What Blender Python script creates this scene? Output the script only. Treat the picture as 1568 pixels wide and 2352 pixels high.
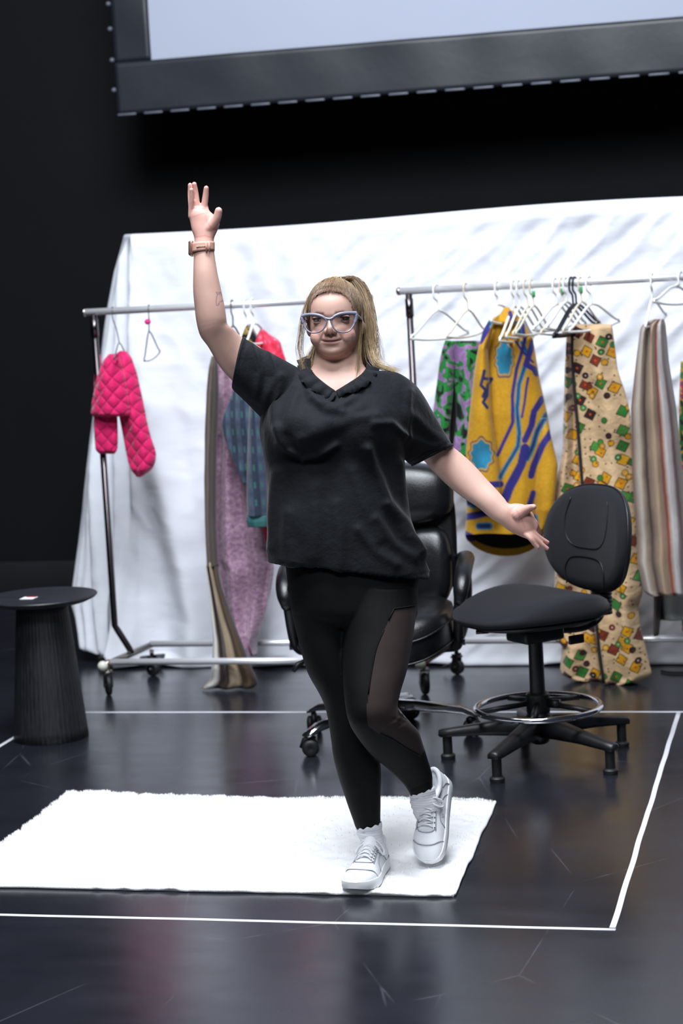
import bpy, bmesh, math, random
import numpy as np
from mathutils import Matrix, Vector

random.seed(7); RNG = np.random.default_rng(7)
for o in list(bpy.data.objects): bpy.data.objects.remove(o, do_unlink=True)
SC = bpy.context.scene
COL = SC.collection

# ------------------------------------------------------------------ camera
IW, IH = 1568, 2352
FPX, YAW, PITCH, ROLL = 4583.58, 0.24006, 0.11795, -0.053985
CH = 1.65
fv = np.array([-math.sin(YAW)*math.cos(PITCH), math.cos(YAW)*math.cos(PITCH), -math.sin(PITCH)])
r0 = np.array([math.cos(YAW), math.sin(YAW), 0.0]); u0 = np.cross(r0, fv)
rv = math.cos(ROLL)*r0 + math.sin(ROLL)*u0
uv_ = -math.sin(ROLL)*r0 + math.cos(ROLL)*u0
CP = np.array([0, 0, CH])
cam = bpy.data.cameras.new('camera'); camo = bpy.data.objects.new('camera', cam); COL.objects.link(camo)
camo.matrix_world = Matrix(((rv[0], uv_[0], -fv[0], 0), (rv[1], uv_[1], -fv[1], 0), (rv[2], uv_[2], -fv[2], CH), (0, 0, 0, 1)))
cam.sensor_width = 36; cam.sensor_fit = 'AUTO'; cam.lens = FPX/IH*36
cam.clip_end = 100
cam.dof.use_dof = True; cam.dof.focus_distance = 5.38; cam.dof.aperture_fstop = 3.6
SC.camera = camo

# ------------------------------------------------------------------ light and exposure
wd = bpy.data.worlds.new('world'); SC.world = wd; wd.use_nodes = True
wd.node_tree.nodes['Background'].inputs[0].default_value = (0.55, 0.62, 0.8, 1)
wd.node_tree.nodes['Background'].inputs[1].default_value = 0.035
def area(name, loc, target, size, size_y, power, col=(0.88, 0.93, 1.0)):
    l = bpy.data.lights.new(name, 'AREA'); l.shape = 'RECTANGLE'; l.size = size; l.size_y = size_y
    l.energy = power; l.color = col
    o = bpy.data.objects.new(name, l); COL.objects.link(o); o.location = loc
    o.rotation_euler = (Vector(target)-Vector(loc)).to_track_quat('-Z', 'Y').to_euler()
    return o
area('stage_work_light_front', (-1.3, 4.1, 5.6), (-1.5, 5.9, 0.6), 2.6, 1.4, 330)
area('stage_work_light_middle', (-1.7, 5.9, 5.9), (-1.6, 6.9, 0.0), 3.4, 1.2, 120)
area('added_house_fill', (-0.8, -0.8, 6.6), (-1.4, 7.8, 0.9), 3.2, 1.5, 285)  # unseen frontal fill, added to brighten the sheet and the person's front
SC.view_settings.view_transform = 'Standard'; SC.view_settings.look = 'None'
SC.view_settings.gamma = 1; SC.view_settings.use_curve_mapping = False
SC.view_settings.exposure = 0.38

# ------------------------------------------------------------------ pixel -> place
D0 = 5.45
def ray(x, y):
    x = np.asarray(x, float); y = np.asarray(y, float)
    return fv + rv*((x-784)/FPX)[..., None] - uv_*((y-1176)/FPX)[..., None]
def P(x, y, dd=0.0):                         # point at camera depth D0+dd
    d = ray(x, y); return CP + d*np.asarray(D0+np.asarray(dd, float))[..., None]
def fl(x, y, z=0.0):                         # point on a horizontal plane
    d = ray(x, y); return CP + d*((z-CH)/d[..., 2])[..., None]
def aty(x, y, Y):                            # point on a plane parallel to the back wall
    d = ray(x, y); return CP + d*(np.asarray(Y, float)/d[..., 1])[..., None]
def proj(v):
    q = np.asarray(v)-CP; z = q@fv
    return 784+FPX*(q@rv)/z, 1176-FPX*(q@uv_)/z, z-D0

# ------------------------------------------------------------------ mesh helpers
class MB:
    def __init__(s): s.v = []; s.f = []; s.uv = []; s.n = 0
    def add(s, v, f, uv=None):
        v = np.asarray(v, float)
        s.v.append(v); s.f += [tuple(i+s.n for i in q) for q in f]; s.n += len(v)
        s.uv.append(np.zeros((len(v), 2)) if uv is None else np.asarray(uv, float)); return s
    def V(s): return np.concatenate(s.v)
    def U(s): return np.concatenate(s.uv)

def worldloc(o):
    p = np.zeros(3)
    while o is not None: p += np.array(o.location); o = o.parent
    return p
def build(name, v, f, mat, parent=None, uv=None, col=None, smooth=True, recalc=True, sharp=None):
    if isinstance(v, MB): f = v.f; uv = v.U(); v = v.V()
    v = np.asarray(v, float)
    base = worldloc(parent) if parent is not None else np.zeros(3)
    if parent is None:
        base = np.array([(v[:, 0].min()+v[:, 0].max())/2, (v[:, 1].min()+v[:, 1].max())/2, v[:, 2].min()])
    me = bpy.data.meshes.new(name)
    me.from_pydata((v-base).tolist(), [], [list(q) for q in f])
    if recalc:
        bm = bmesh.new(); bm.from_mesh(me); bmesh.ops.recalc_face_normals(bm, faces=bm.faces); bm.to_mesh(me); bm.free()
    if uv is not None:
        l = me.uv_layers.new(name='UVMap'); idx = np.empty(len(me.loops), np.int32); me.loops.foreach_get('vertex_index', idx)
        l.data.foreach_set('uv', np.asarray(uv, np.float32)[idx].ravel())
    if col is not None:
        a = me.color_attributes.new('Col', 'FLOAT_COLOR', 'POINT')
        c = np.ones((len(v), 4), np.float32); c[:, :3] = col; a.data.foreach_set('color', c.ravel())
    if smooth: me.polygons.foreach_set('use_smooth', np.ones(len(me.polygons), bool))
    if sharp: me.set_sharp_from_angle(angle=math.radians(sharp))
    me.materials.append(mat); me.update()
    o = bpy.data.objects.new(name, me); COL.objects.link(o)
    if parent is not None: o.parent = parent
    else: o.location = base
    return o
def tag(o, label=None, cat=None, group=None, kind=None):
    if label: o['label'] = label
    if cat: o['category'] = cat
    if group: o['group'] = group
    if kind: o['kind'] = kind
    return o
def empty(name, loc, label, cat, group=None):
    o = bpy.data.objects.new(name, None); COL.objects.link(o); o.location = tuple(float(c) for c in loc)
    o.empty_display_size = .1
    return tag(o, label, cat, group)
def cr(pts, n):                              # Catmull-Rom resample of rows
    p = np.asarray(pts, float); m = len(p)
    if m < 3:
        t = np.linspace(0, 1, n)[:, None]; return p[0]*(1-t)+p[-1]*t
    seg = np.r_[0, np.cumsum(np.maximum(np.linalg.norm(np.diff(p[:, :min(3, p.shape[1])], axis=0), axis=1), 1e-6))]
    t = np.linspace(0, seg[-1], n); out = []
    for x in t:
        i = min(max(np.searchsorted(seg, x, side='right')-1, 0), m-2); u = (x-seg[i])/(seg[i+1]-seg[i])
        h = seg[i+1]-seg[i]
        m0 = (p[i+1]-p[i-1])/(seg[i+1]-seg[i-1])*h if i > 0 else p[i+1]-p[i]
        m1 = (p[i+2]-p[i])/(seg[i+2]-seg[i])*h if i < m-2 else p[i+1]-p[i]
        out.append((2*u**3-3*u**2+1)*p[i]+(u**3-2*u**2+u)*m0+(-2*u**3+3*u**2)*p[i+1]+(u**3-u**2)*m1)
    return np.array(out)
def loftf(m, n, cap0=True, cap1=True, closed=True):
    f = []
    for i in range(m-1):
        for j in range(n if closed else n-1):
            k = (j+1) % n; f.append((i*n+j, i*n+k, (i+1)*n+k, (i+1)*n+j))
    if cap0: f.append(tuple(range(n))[::-1])
    if cap1: f.append(tuple((m-1)*n+j for j in range(n)))
    return f
def loft(rings, cap0=True, cap1=True):
    r = np.asarray(rings); return r.reshape(-1, 3), loftf(r.shape[0], r.shape[1], cap0, cap1)
def spow(a, e): return np.sign(a)*np.abs(a)**(2.0/e)
def rowring(row, n=40, e=2.2):               # silhouette pixel pair + depth -> closed ring
    ax, ay, bx, by, dc, hf = row[:6]; hb = row[6] if len(row) > 6 else hf
    A = P(ax, ay, dc); B = P(bx, by, dc); t = np.arange(n)/n*2*math.pi
    c = spow(np.cos(t), e); s = spow(np.sin(t), e); h = np.where(s < 0, hf, hb)
    return (A+B)/2 + c[:, None]*(B-A)/2 + (s*h)[:, None]*fv
def rows(rs, m, n=40, e=2.2, cap0=True, cap1=True):
    return loft([rowring(r, n, e) for r in cr(rs, m)], cap0, cap1)
def frames(p):
    p = np.asarray(p, float); t = np.gradient(p, axis=0); t /= np.maximum(np.linalg.norm(t, axis=1), 1e-9)[:, None]
    a = np.array([0, 0, 1.0]) if abs(t[0][2]) < .9 else np.array([1.0, 0, 0])
    s = np.cross(t[0], a); s /= np.linalg.norm(s); S = []
    for i in range(len(p)):
        s = s-t[i]*(s@t[i]); s /= max(np.linalg.norm(s), 1e-9); S.append(s)
    S = np.array(S); return t, S, np.cross(t, S)
def tube(pts, r, n=10, round_ends=False, flat=1.0, samples=None, closed=False):
    p = np.asarray(pts, float); rr = np.full(len(p), r, float) if np.isscalar(r) else np.asarray(r, float)
    if samples:
        q = cr(np.c_[p, rr], samples); p, rr = q[:, :3], q[:, 3]
    t, S, B = frames(p)
    if round_ends:
        k = np.array([0, .35, .7, .92]); hp = []; hr = []; hS = []; hB = []
        for a in k:
            c = math.sqrt(max(0, 1-(1-a)**2)) if a > 0 else .15
            hp.append(p[0]-t[0]*rr[0]*(1-a)); hr.append(rr[0]*c); hS.append(S[0]); hB.append(B[0])
        tp = [p[-1]+t[-1]*rr[-1]*(1-a) for a in k[::-1]]; tr = [rr[-1]*(math.sqrt(max(0, 1-(1-a)**2)) if a > 0 else .15) for a in k[::-1]]
        p = np.vstack([hp, p, tp]); rr = np.r_[hr, rr, tr]
        S = np.vstack([hS, S, [S[-1]]*4]); B = np.vstack([hB, B, [B[-1]]*4])
    a = np.arange(n)/n*2*math.pi
    ring = p[:, None, :] + rr[:, None, None]*(np.cos(a)[None, :, None]*S[:, None, :]+flat*np.sin(a)[None, :, None]*B[:, None, :])
    v = ring.reshape(-1, 3); m = len(p)
    f = loftf(m, n, not closed, not closed)
    if closed:
        for j in range(n): k2 = (j+1) % n; f.append(((m-1)*n+j, (m-1)*n+k2, k2, j))
    return v, f
def lathe(prof, n=32, c=(0, 0, 0)):
    a = np.arange(n)/n*2*math.pi
    v = np.array([[(r*math.cos(t), r*math.sin(t), z) for t in a] for r, z in prof]).reshape(-1, 3)+np.array(c)
    return v, loftf(len(prof), n)
def rbox(sx, sy, sz, b=.004, seg=2, c=(0, 0, 0)):
    bm = bmesh.new(); bmesh.ops.create_cube(bm, size=1)
    for q in bm.verts: q.co = Vector((q.co.x*sx, q.co.y*sy, q.co.z*sz))
    if b > 0: bmesh.ops.bevel(bm, geom=bm.edges[:], offset=b, segments=seg, affect='EDGES', profile=.5)
    bm.verts.index_update()
    v = np.array([q.co[:] for q in bm.verts])+np.array(c); f = [tuple(q.index for q in fc.verts) for fc in bm.faces]; bm.free()
    return v, f
def ellip(c, r, n=20, m=12):
    t = np.linspace(0, math.pi, m+1)
    v, f = lathe([(max(math.sin(a), 1e-3), math.cos(a)) for a in t], n)
    return v*np.array(r)+np.array(c), f
def xf(v, M): return np.asarray(v)@np.asarray(M)[:3, :3].T+np.asarray(M)[:3, 3]
def rotz(a, loc=(0, 0, 0)):
    c, s = math.cos(a), math.sin(a); return np.array([[c, -s, 0, loc[0]], [s, c, 0, loc[1]], [0, 0, 1, loc[2]], [0, 0, 0, 1.0]])
def basis(x, y, z, o):
    M = np.eye(4); M[:3, 0] = x; M[:3, 1] = y; M[:3, 2] = z; M[:3, 3] = o; return M
def nrm(a): a = np.asarray(a, float); return a/np.linalg.norm(a)
def remesh(mb, voxel, smooth=3, fac=.5):
    me = bpy.data.meshes.new('tmp'); me.from_pydata(mb.V().tolist(), [], [list(q) for q in mb.f])
    bm = bmesh.new(); bm.from_mesh(me); bmesh.ops.triangulate(bm, faces=[f for f in bm.faces if len(f.verts) > 4]); bmesh.ops.recalc_face_normals(bm, faces=bm.faces); bm.to_mesh(me); bm.free()
    o = bpy.data.objects.new('tmp', me); COL.objects.link(o)
    m = o.modifiers.new('r', 'REMESH'); m.mode = 'VOXEL'; m.voxel_size = voxel
    if smooth: s = o.modifiers.new('s', 'SMOOTH'); s.factor = fac; s.iterations = smooth
    dg = bpy.context.evaluated_depsgraph_get(); ev = o.evaluated_get(dg); r = ev.to_mesh()
    v = np.empty(len(r.vertices)*3, np.float32); r.vertices.foreach_get('co', v); v = v.reshape(-1, 3).astype(float)
    nn = np.empty(len(r.vertices)*3, np.float32); r.vertices.foreach_get('normal', nn); nn = nn.reshape(-1, 3).astype(float)
    q = np.empty(len(r.loops), np.int32); r.loops.foreach_get('vertex_index', q)
    ls = np.empty(len(r.polygons), np.int32); r.polygons.foreach_get('loop_start', ls)
    lt = np.empty(len(r.polygons), np.int32); r.polygons.foreach_get('loop_total', lt)
    f = [tuple(q[a:a+b].tolist()) for a, b in zip(ls, lt)]
    ev.to_mesh_clear(); bpy.data.objects.remove(o); bpy.data.meshes.remove(me)
    return v, f, nn
class Fbm:                                   # smooth random field from sines
    def __init__(s, dim, freq, octs=3, k=6, seed=1, aniso=None):
        g = np.random.default_rng(seed); s.w = []
        for o in range(octs):
            d = g.normal(size=(k, dim)); d /= np.linalg.norm(d, axis=1)[:, None]
            d *= freq*2**o*g.uniform(.7, 1.4, (k, 1))
            if aniso is not None: d *= np.array(aniso)
            s.w.append((d, g.uniform(0, 6.28, k), .55**o/k**.5))
    def __call__(s, p):
        return sum((np.sin(p@d.T+ph)).sum(-1)*a for d, ph, a in s.w)
def segdist(x, y, pl):                       # distance in pixels to a polyline
    best = np.full(np.shape(x), 1e9)
    for (ax, ay), (bx, by) in zip(pl[:-1], pl[1:]):
        dx, dy = bx-ax, by-ay; t = np.clip(((x-ax)*dx+(y-ay)*dy)/(dx*dx+dy*dy+1e-9), 0, 1)
        best = np.minimum(best, np.hypot(x-ax-t*dx, y-ay-t*dy))
    return best
def inpoly(x, y, pl):
    c = np.zeros(np.shape(x), bool); n = len(pl)
    for i in range(n):
        (x1, y1), (x2, y2) = pl[i], pl[(i+1) % n]
        if y1 == y2: continue
        c ^= ((y1 > y) != (y2 > y)) & (x < (x2-x1)*(y-y1)/(y2-y1)+x1)
    return c

# ------------------------------------------------------------------ materials
def lin(c): return tuple((x/12.92 if x <= .04045 else ((x+.055)/1.055)**2.4) for x in [k/255 for k in c])
class NT:
    def __init__(s, name):
        s.m = bpy.data.materials.new(name); s.m.use_nodes = True; s.t = s.m.node_tree
        s.b = s.t.nodes['Principled BSDF']
    def n(s, k, **kw):
        q = s.t.nodes.new(k)
        for a, b in kw.items():
            if a.startswith('i_'): q.inputs[a[2:].replace('_', ' ')].default_value = b
            else: setattr(q, a, b)
        return q
    def l(s, a, b): s.t.links.new(a, b)
    def val(s, x, op, y=None, clamp=False):
        q = s.n('ShaderNodeMath', operation=op, use_clamp=clamp)
        for i, w in enumerate((x, y)):
            if w is None: continue
            if isinstance(w, (int, float)): q.inputs[i].default_value = w
            else: s.l(w, q.inputs[i])
        return q.outputs[0]
    def mix(s, fac, a, b, mode='MIX'):
        q = s.n('ShaderNodeMix', data_type='RGBA', blend_type=mode)
        for w, i in ((fac, 0), (a, 6), (b, 7)):
            if isinstance(w, (int, float)): q.inputs[i].default_value = w
            elif isinstance(w, tuple): q.inputs[i].default_value = (*w[:3], 1)
            else: s.l(w, q.inputs[i])
        return q.outputs[2]
    def ramp(s, fac, stops, interp='LINEAR'):
        q = s.n('ShaderNodeValToRGB'); q.color_ramp.interpolation = interp; e = q.color_ramp.elements
        while len(e) < len(stops): e.new(.5)
        for k, (p, c) in zip(e, stops): k.position = p; k.color = (*c[:3], 1)
        s.l(fac, q.inputs[0]); return q.outputs[0]
    def coord(s, which='Object'): return s.n('ShaderNodeTexCoord').outputs[which]
    def noise(s, co, scale, detail=3, rough=.55, dist=0):
        q = s.n('ShaderNodeTexNoise', i_Scale=scale, i_Detail=detail, i_Roughness=rough, i_Distortion=dist); s.l(co, q.inputs['Vector']); return q.outputs['Fac']
    def mapv(s, co, scale=(1, 1, 1), rot=(0, 0, 0)):
        q = s.n('ShaderNodeMapping'); q.inputs['Scale'].default_value = scale; q.inputs['Rotation'].default_value = rot; s.l(co, q.inputs[0]); return q.outputs[0]
    def bump(s, h, strength=.3, dist=.005):
        q = s.n('ShaderNodeBump'); q.inputs['Strength'].default_value = strength; q.inputs['Distance'].default_value = dist
        s.l(h, q.inputs['Height']); s.l(q.outputs[0], s.b.inputs['Normal'])
    def fin(s, col, rough=.6, metal=0, spec=None, sheen=0):
        i = s.b.inputs
        if isinstance(col, tuple): i['Base Color'].default_value = (*col[:3], 1)
        else: s.l(col, i['Base Color'])
        if isinstance(rough, (int, float)): i['Roughness'].default_value = rough
        else: s.l(rough, i['Roughness'])
        i['Metallic'].default_value = metal
        if spec is not None: i['Specular IOR Level'].default_value = spec
        if sheen: i['Sheen Weight'].default_value = sheen; i['Sheen Roughness'].default_value = .4
        return s.m
def M(name, rgb, rough=.5, metal=0, var=.12, vs=30, bump=0, bs=150, spec=None, sheen=0):
    t = NT(name); c = lin(rgb); co = t.coord()
    n = t.noise(co, vs, 4)
    colr = t.mix(n, tuple(x*(1-var) for x in c), tuple(min(1, x*(1+var)) for x in c))
    if bump: t.bump(t.noise(co, bs, 3), bump, .003)
    return t.fin(colr, rough, metal, spec, sheen)
def MC(name, rough=.7, bump=.2, bs=300, var=.1, vs=60, sheen=0, spec=None):
    t = NT(name); co = t.coord(); a = t.n('ShaderNodeVertexColor', layer_name='Col').outputs[0]
    n = t.noise(co, vs, 4); k = t.mix(n, (1-var,)*3, (1+var,)*3)
    c = t.mix(1.0, a, k, 'MULTIPLY')
    if bump: t.bump(t.noise(co, bs, 2), bump, .002)
    return t.fin(c, rough, 0, spec, sheen)
m_chrome = M('chrome', (215, 215, 220), .12, 1, .05)
m_rail = M('satin_chrome', (228, 228, 232), .3, .45, .04)
m_darkmetal = M('dark_metal', (96, 90, 92), .25, 1, .1)
m_steel = M('worn_steel', (165, 160, 155), .3, 1, .25, 60)
m_blackplastic = M('black_plastic', (18, 18, 21), .42, 0, .2, 40, .15, 300)
m_rubber = M('black_rubber', (18, 18, 20), .55, 0, .2, 60)
m_blackfab = M('black_upholstery', (23, 24, 29), .85, 0, .25, 200, .5, 900, .3, .08)
m_leather = M('black_leather', (16, 16, 19), .3, 0, .2, 40, .25, 220)
m_whiteplastic = M('white_plastic', (232, 231, 228), .35, 0, .04)
m_creamplastic = M('cream_plastic', (214, 205, 182), .4, 0, .05)
m_greyplastic = M('grey_wire', (120, 118, 122), .35, .6, .1)
m_whiteball = M('ivory_cap', (222, 221, 205), .35, 0, .05)
m_rust = M('rusty_joint', (120, 78, 58), .6, .4, .3, 90)
m_green = M('green_clip', (40, 150, 70), .5)
m_pinkribbon = M('pink_ribbon', (225, 40, 130), .6)
m_tape = M('white_floor_tape', (215, 215, 222), .5, 0, .08, 25)

# ------------------------------------------------------------------ setting
def floor_mat():
    t = NT('black_dance_floor'); co = t.coord()
    n = t.noise(co, 3, 5); st = t.noise(t.mapv(co, (2, 7, 1), (0, 0, .5)), 1.5, 4, .5)
    st2 = t.noise(t.mapv(co, (40, 1.5, 1), (0, 0, -.35)), 2.0, 6, .65)
    c = t.ramp(n, [(.3, lin((24, 25, 32))), (.75, lin((33, 34, 43)))])
    sc = t.ramp(st2, [(.68, (0, 0, 0)), (.78, (.007, .007, .009))]); c = t.mix(1.0, c, sc, 'ADD')
    v = t.n('ShaderNodeTexVoronoi', feature='DISTANCE_TO_EDGE', i_Scale=2.3); t.l(t.mapv(co, (1, .45, 1), (0, 0, .9)), v.inputs['Vector'])
    ln = t.ramp(v.outputs['Distance'], [(0, (.05, .05, .055)), (.006, (0, 0, 0))])
    brk = t.ramp(t.noise(co, 4, 3), [(.5, (0, 0, 0)), (.62, (1, 1, 1))]); c = t.mix(1.0, c, t.mix(1.0, ln, brk, 'MULTIPLY'), 'ADD')
    r = t.ramp(t.val(t.val(n, 'MULTIPLY', .5), 'ADD', t.val(st, 'MULTIPLY', .5)), [(.35, (.19,)*3), (.68, (.28,)*3)])
    t.bump(t.noise(co, 2.2, 3), .10, .02)
    return t.fin(c, r, 0, 1.0)
def sheetgrid(name, xs, ys, fn, mat):
    X, Y = np.meshgrid(xs, ys); v = fn(X.ravel(), Y.ravel()); m, n = X.shape
    f = [(i*n+j, i*n+j+1, (i+1)*n+j+1, (i+1)*n+j) for i in range(m-1) for j in range(n-1)]
    return build(name, v, f, mat, recalc=False)
fo = build('floor', *rbox(12, 15, .2, 0, c=(-1.5, 4.5, -.1)), floor_mat(), smooth=False); tag(fo, kind='structure')
m_wall = M('black_stage_wall', (11, 12, 15), .8, 0, .25, 2, .2, 60, .2)
YW = 9.9
wb = build('wall_back', *rbox(12, .2, 7, 0, c=(-1.5, YW+.1, 3.5)), m_wall, smooth=False); tag(wb, kind='structure')
wl = build('wall_left', *rbox(.2, 12, 7, 0, c=(-5.0, 4, 3.5)), m_wall, smooth=False); tag(wl, kind='structure')
bb = build('baseboard_back', *rbox(11.9, .03, .22, .006, c=(-1.5, YW-.012, .11)), M('black_baseboard', (28, 28, 32), .45), smooth=True, sharp=30); tag(bb, kind='structure')

# floor tape
def tape(name, a, b, label, w=.0165):
    a = np.array(a); b = np.array(b); d = nrm(np.r_[b-a, 0]); s = np.array([-d[1], d[0], 0]); L = np.linalg.norm(b-a)
    n = max(8, int(L/.06)); g = Fbm(1, 9, 2, 4, seed=int(L*1000)); mbv = []
    for i in range(n+1):
        p = np.r_[a+(b-a)*i/n, 0]; k = g(np.array([[i/n*L]]))[0]*.0012
        for y, z in ((-w/2, 0), (-w/2+.001, .0008), (w/2-.001, .0008), (w/2, 0)): mbv.append(p+s*(y+k)+np.array([0, 0, z]))
    tag(build(name, mbv, loftf(n+1, 4), m_tape), label, 'tape')
tape('floor_tape', (-4.2, 4.805), (-.535, 4.812), 'white tape line across the floor in front of the white mat')
tape('floor_tape', (-.544, 4.825), (-.544, 7.222), 'white tape line running back along the right, beside the wheelless stool')
tape('floor_tape', (-2.985, 7.235), (-.3, 7.234), 'white tape line across the floor under the stool, near the clothes racks')
tape('floor_tape', (-2.972, 4.83), (-2.975, 7.222), 'short piece of white tape showing left of the round side table base')

# white mat
def make_mat():
    x0, x1, y0, y1 = -2.44, -.985, 5.035, 5.955; nx, ny = 180, 116
    u = np.linspace(0, 1, nx); v = np.linspace(0, 1, ny); U, V = np.meshgrid(u, v); U = U.ravel(); V = V.ravel()
    g = Fbm(2, 6, 3, 6, seed=3); g2 = Fbm(2, 70, 2, 8, seed=4); e = Fbm(2, 25, 2, 6, seed=9)
    P2 = np.c_[U*1.5, V]
    X = x0+(x1-x0)*U-.035*V*(U > .5)*(2*U-1)+e(P2)*.0012; Y = y0+(y1-y0)*V+.025*(1-U)*V+e(P2+5)*.0018-.012*np.sin(U*5)*(V > .5)*(V-.5)
    ed = np.minimum(np.minimum(U, 1-U)*1.46, np.minimum(V, 1-V)*.92)
    Z = .014+.0025*g(P2)+.0018*g2(P2)-.006*np.exp(-ed/.006)
    lift = np.exp(-((U-.08)**2/.01+(1-V)**2/.02)); Z += .010*lift
    top = np.c_[X, Y, Z]; bot = np.c_[X, Y, np.maximum(Z-.016, .0006)]
    n = nx*ny; q = lambda i, j: i*nx+j
    f = [(q(i, j), q(i, j+1), q(i+1, j+1), q(i+1, j)) for i in range(ny-1) for j in range(nx-1)]
    f += [tuple(n+k for k in c[::-1]) for c in f]
    bd = [q(0, j) for j in range(nx)]+[q(i, nx-1) for i in range(1, ny)]+[q(ny-1, j) for j in range(nx-2, -1, -1)]+[q(i, 0) for i in range(ny-2, 0, -1)]
    f += [(bd[k], n+bd[k], n+bd[(k+1) % len(bd)], bd[(k+1) % len(bd)]) for k in range(len(bd))]
    root = empty('floor_mat', (-1.7, 5.5, 0), 'rectangular fluffy white mat lying on the black floor under the person', 'mat')
    mw = M('white_pile', (251, 251, 251), .95, 0, .03, 60, .5, 260, .1, .3)
    build('pad', np.r_[top, bot], f, mw, root)
    # whipped hem along the front and right edge
    hem = top[bd[:nx+ny-1]].copy(); hem[:, 2] = np.maximum(hem[:, 2]-.002, .006); build('hem', *tube(hem[::2], .0055, 8), mw, root)
    # pile fibres
    g3 = np.random.default_rng(5); k = 9000; a = g3.uniform(0, 1, (k, 2)); a[:5000, 1] = 1-np.abs(g3.normal(0, .008, 5000)); a[5000:6500, 0] = np.abs(g3.normal(0, .006, 1500))
    a = np.clip(a, 0, .999); idx = (a[:, 1]*(ny-1)).astype(int)*nx+(a[:, 0]*(nx-1)).astype(int); b = top[idx]+np.c_[g3.uniform(-.004, .004, (k, 2)), np.zeros(k)]
    d = g3.normal(0, 1, (k, 2)); d /= np.linalg.norm(d, axis=1)[:, None]; h = g3.uniform(.004, .009, k)
    s = np.c_[-d[:, 1], d[:, 0], np.zeros(k)]*.0011; tip = b+np.c_[d*.006, h]
    vv = np.stack([b-s, b+s, tip], 1).reshape(-1, 3); ff = [(3*i, 3*i+1, 3*i+2) for i in range(k)]
    tag(build('pile', vv, ff, mw, root, recalc=False), kind='stuff')
make_mat()

# projection screen
def make_screen():
    Y = 9.3; c = lambda x, y: aty(np.array(x, float), np.array(y, float), Y)
    ib = c(347, 138); ob = c(271, 264); xr = 2.4; zt = 5.3
    x0, z0 = ib[0], ib[2]; xo, zo = ob[0], ob[2]
    root = empty('projection_screen', ((xo+xr)/2, Y, zo), 'large hanging projection screen with pale surface and black border', 'screen')
    mwht = M('screen_fabric', (168, 174, 190), .9, 0, .02, 3, 0, spec=.1)
    build('screen_surface', *rbox(xr-x0+.06, .006, zt-z0+.06, 0, c=((xr+x0)/2, Y+.012, (zt+z0)/2)), mwht, root, smooth=False)
    mb = M('black_screen_vinyl', (30, 33, 41), .45, 0, .2, 6, .25, 14)
    def strip(nm, xa, xb, za, zb, amp, seed):
        nx = max(4, int((xb-xa)/.02)); nz = max(4, int((zb-za)/.02)); g = Fbm(2, 7, 3, 6, seed=seed, aniso=(1, .6))
        X, Z = np.meshgrid(np.linspace(xa, xb, nx), np.linspace(za, zb, nz)); X = X.ravel(); Z = Z.ravel()
        W = amp*g(np.c_[X, Z]); fr = np.c_[X, Y-.006+W, Z]; bk = np.c_[X, Y+.008+W, Z]; n = nx*nz
        q = lambda i, j: i*nx+j
        f = [(q(i, j), q(i, j+1), q(i+1, j+1), q(i+1, j)) for i in range(nz-1) for j in range(nx-1)]
        f += [tuple(n+k for k in r[::-1]) for r in f]
        bd = [q(0, j) for j in range(nx)]+[q(i, nx-1) for i in range(1, nz)]+[q(nz-1, j) for j in range(nx-2, -1, -1)]+[q(i, 0) for i in range(nz-2, 0, -1)]
        f += [(bd[k], n+bd[k], n+bd[(k+1) % len(bd)], bd[(k+1) % len(bd)]) for k in range(len(bd))]
        return build(nm, np.r_[fr, bk], f, mb, root)
    strip('lower_border', xo, xr, zo, z0, .004, 2); strip('side_border', xo, x0, z0+.001, zt, .006, 5)
    build('bottom_pipe', *tube([(xo+.01, Y+.03, zo+.02), (xr, Y+.03, zo+.02)], .022, 12), m_blackplastic, root)
    ms = M('screen_hem', (92, 96, 108), .4)
    per = 65/FPX*(Y/math.cos(YAW))*.985; k = 0; x = xo+.004
    while x < xr-.1:
        build('lit_hem_segment', *rbox(per*.7, .012, .011, .004, c=(x+per*.35, Y-.014, zo-.002)), ms, root); x += per  # paler grey pieces: light catching the hem between laces, put into colour
    for yy in (8, 66, 138, 207):
        p = aty(np.array(262.), np.array(float(yy)), Y); build('lacing_knot', *ellip((xo-.012, Y, p[2]), (.013, .012, .012), 10, 6), ms, root)
make_screen()

# ------------------------------------------------------------------ white sheet backdrop
def sheet_mat():
    t = NT('white_sheet'); co = t.coord()
    n = t.noise(co, 1.2, 4); c = t.mix(n, lin((214, 217, 225)), lin((228, 230, 236)))
    cr1 = t.noise(t.mapv(co, (1.0, 1, 1.6), (0, .6, 0)), 5.5, 5, .55, .6); cr2 = t.noise(t.mapv(co, (1, 1, 4), (0, .75, 0)), 3.2, 3, .5, .3)
    a = t.val(t.val(t.val(cr1, 'SUBTRACT', .5), 'ABSOLUTE'), 'MULTIPLY', 1.6)
    b = t.val(t.val(t.val(cr2, 'SUBTRACT', .5), 'ABSOLUTE'), 'MULTIPLY', 2.2)
    q = t.n('ShaderNodeBump', i_Strength=.09, i_Distance=.02); t.l(t.val(a, 'ADD', b), q.inputs['Height']); t.l(q.outputs[0], t.b.inputs['Normal'])
    return t.fin(c, .9, 0, .1)
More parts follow.
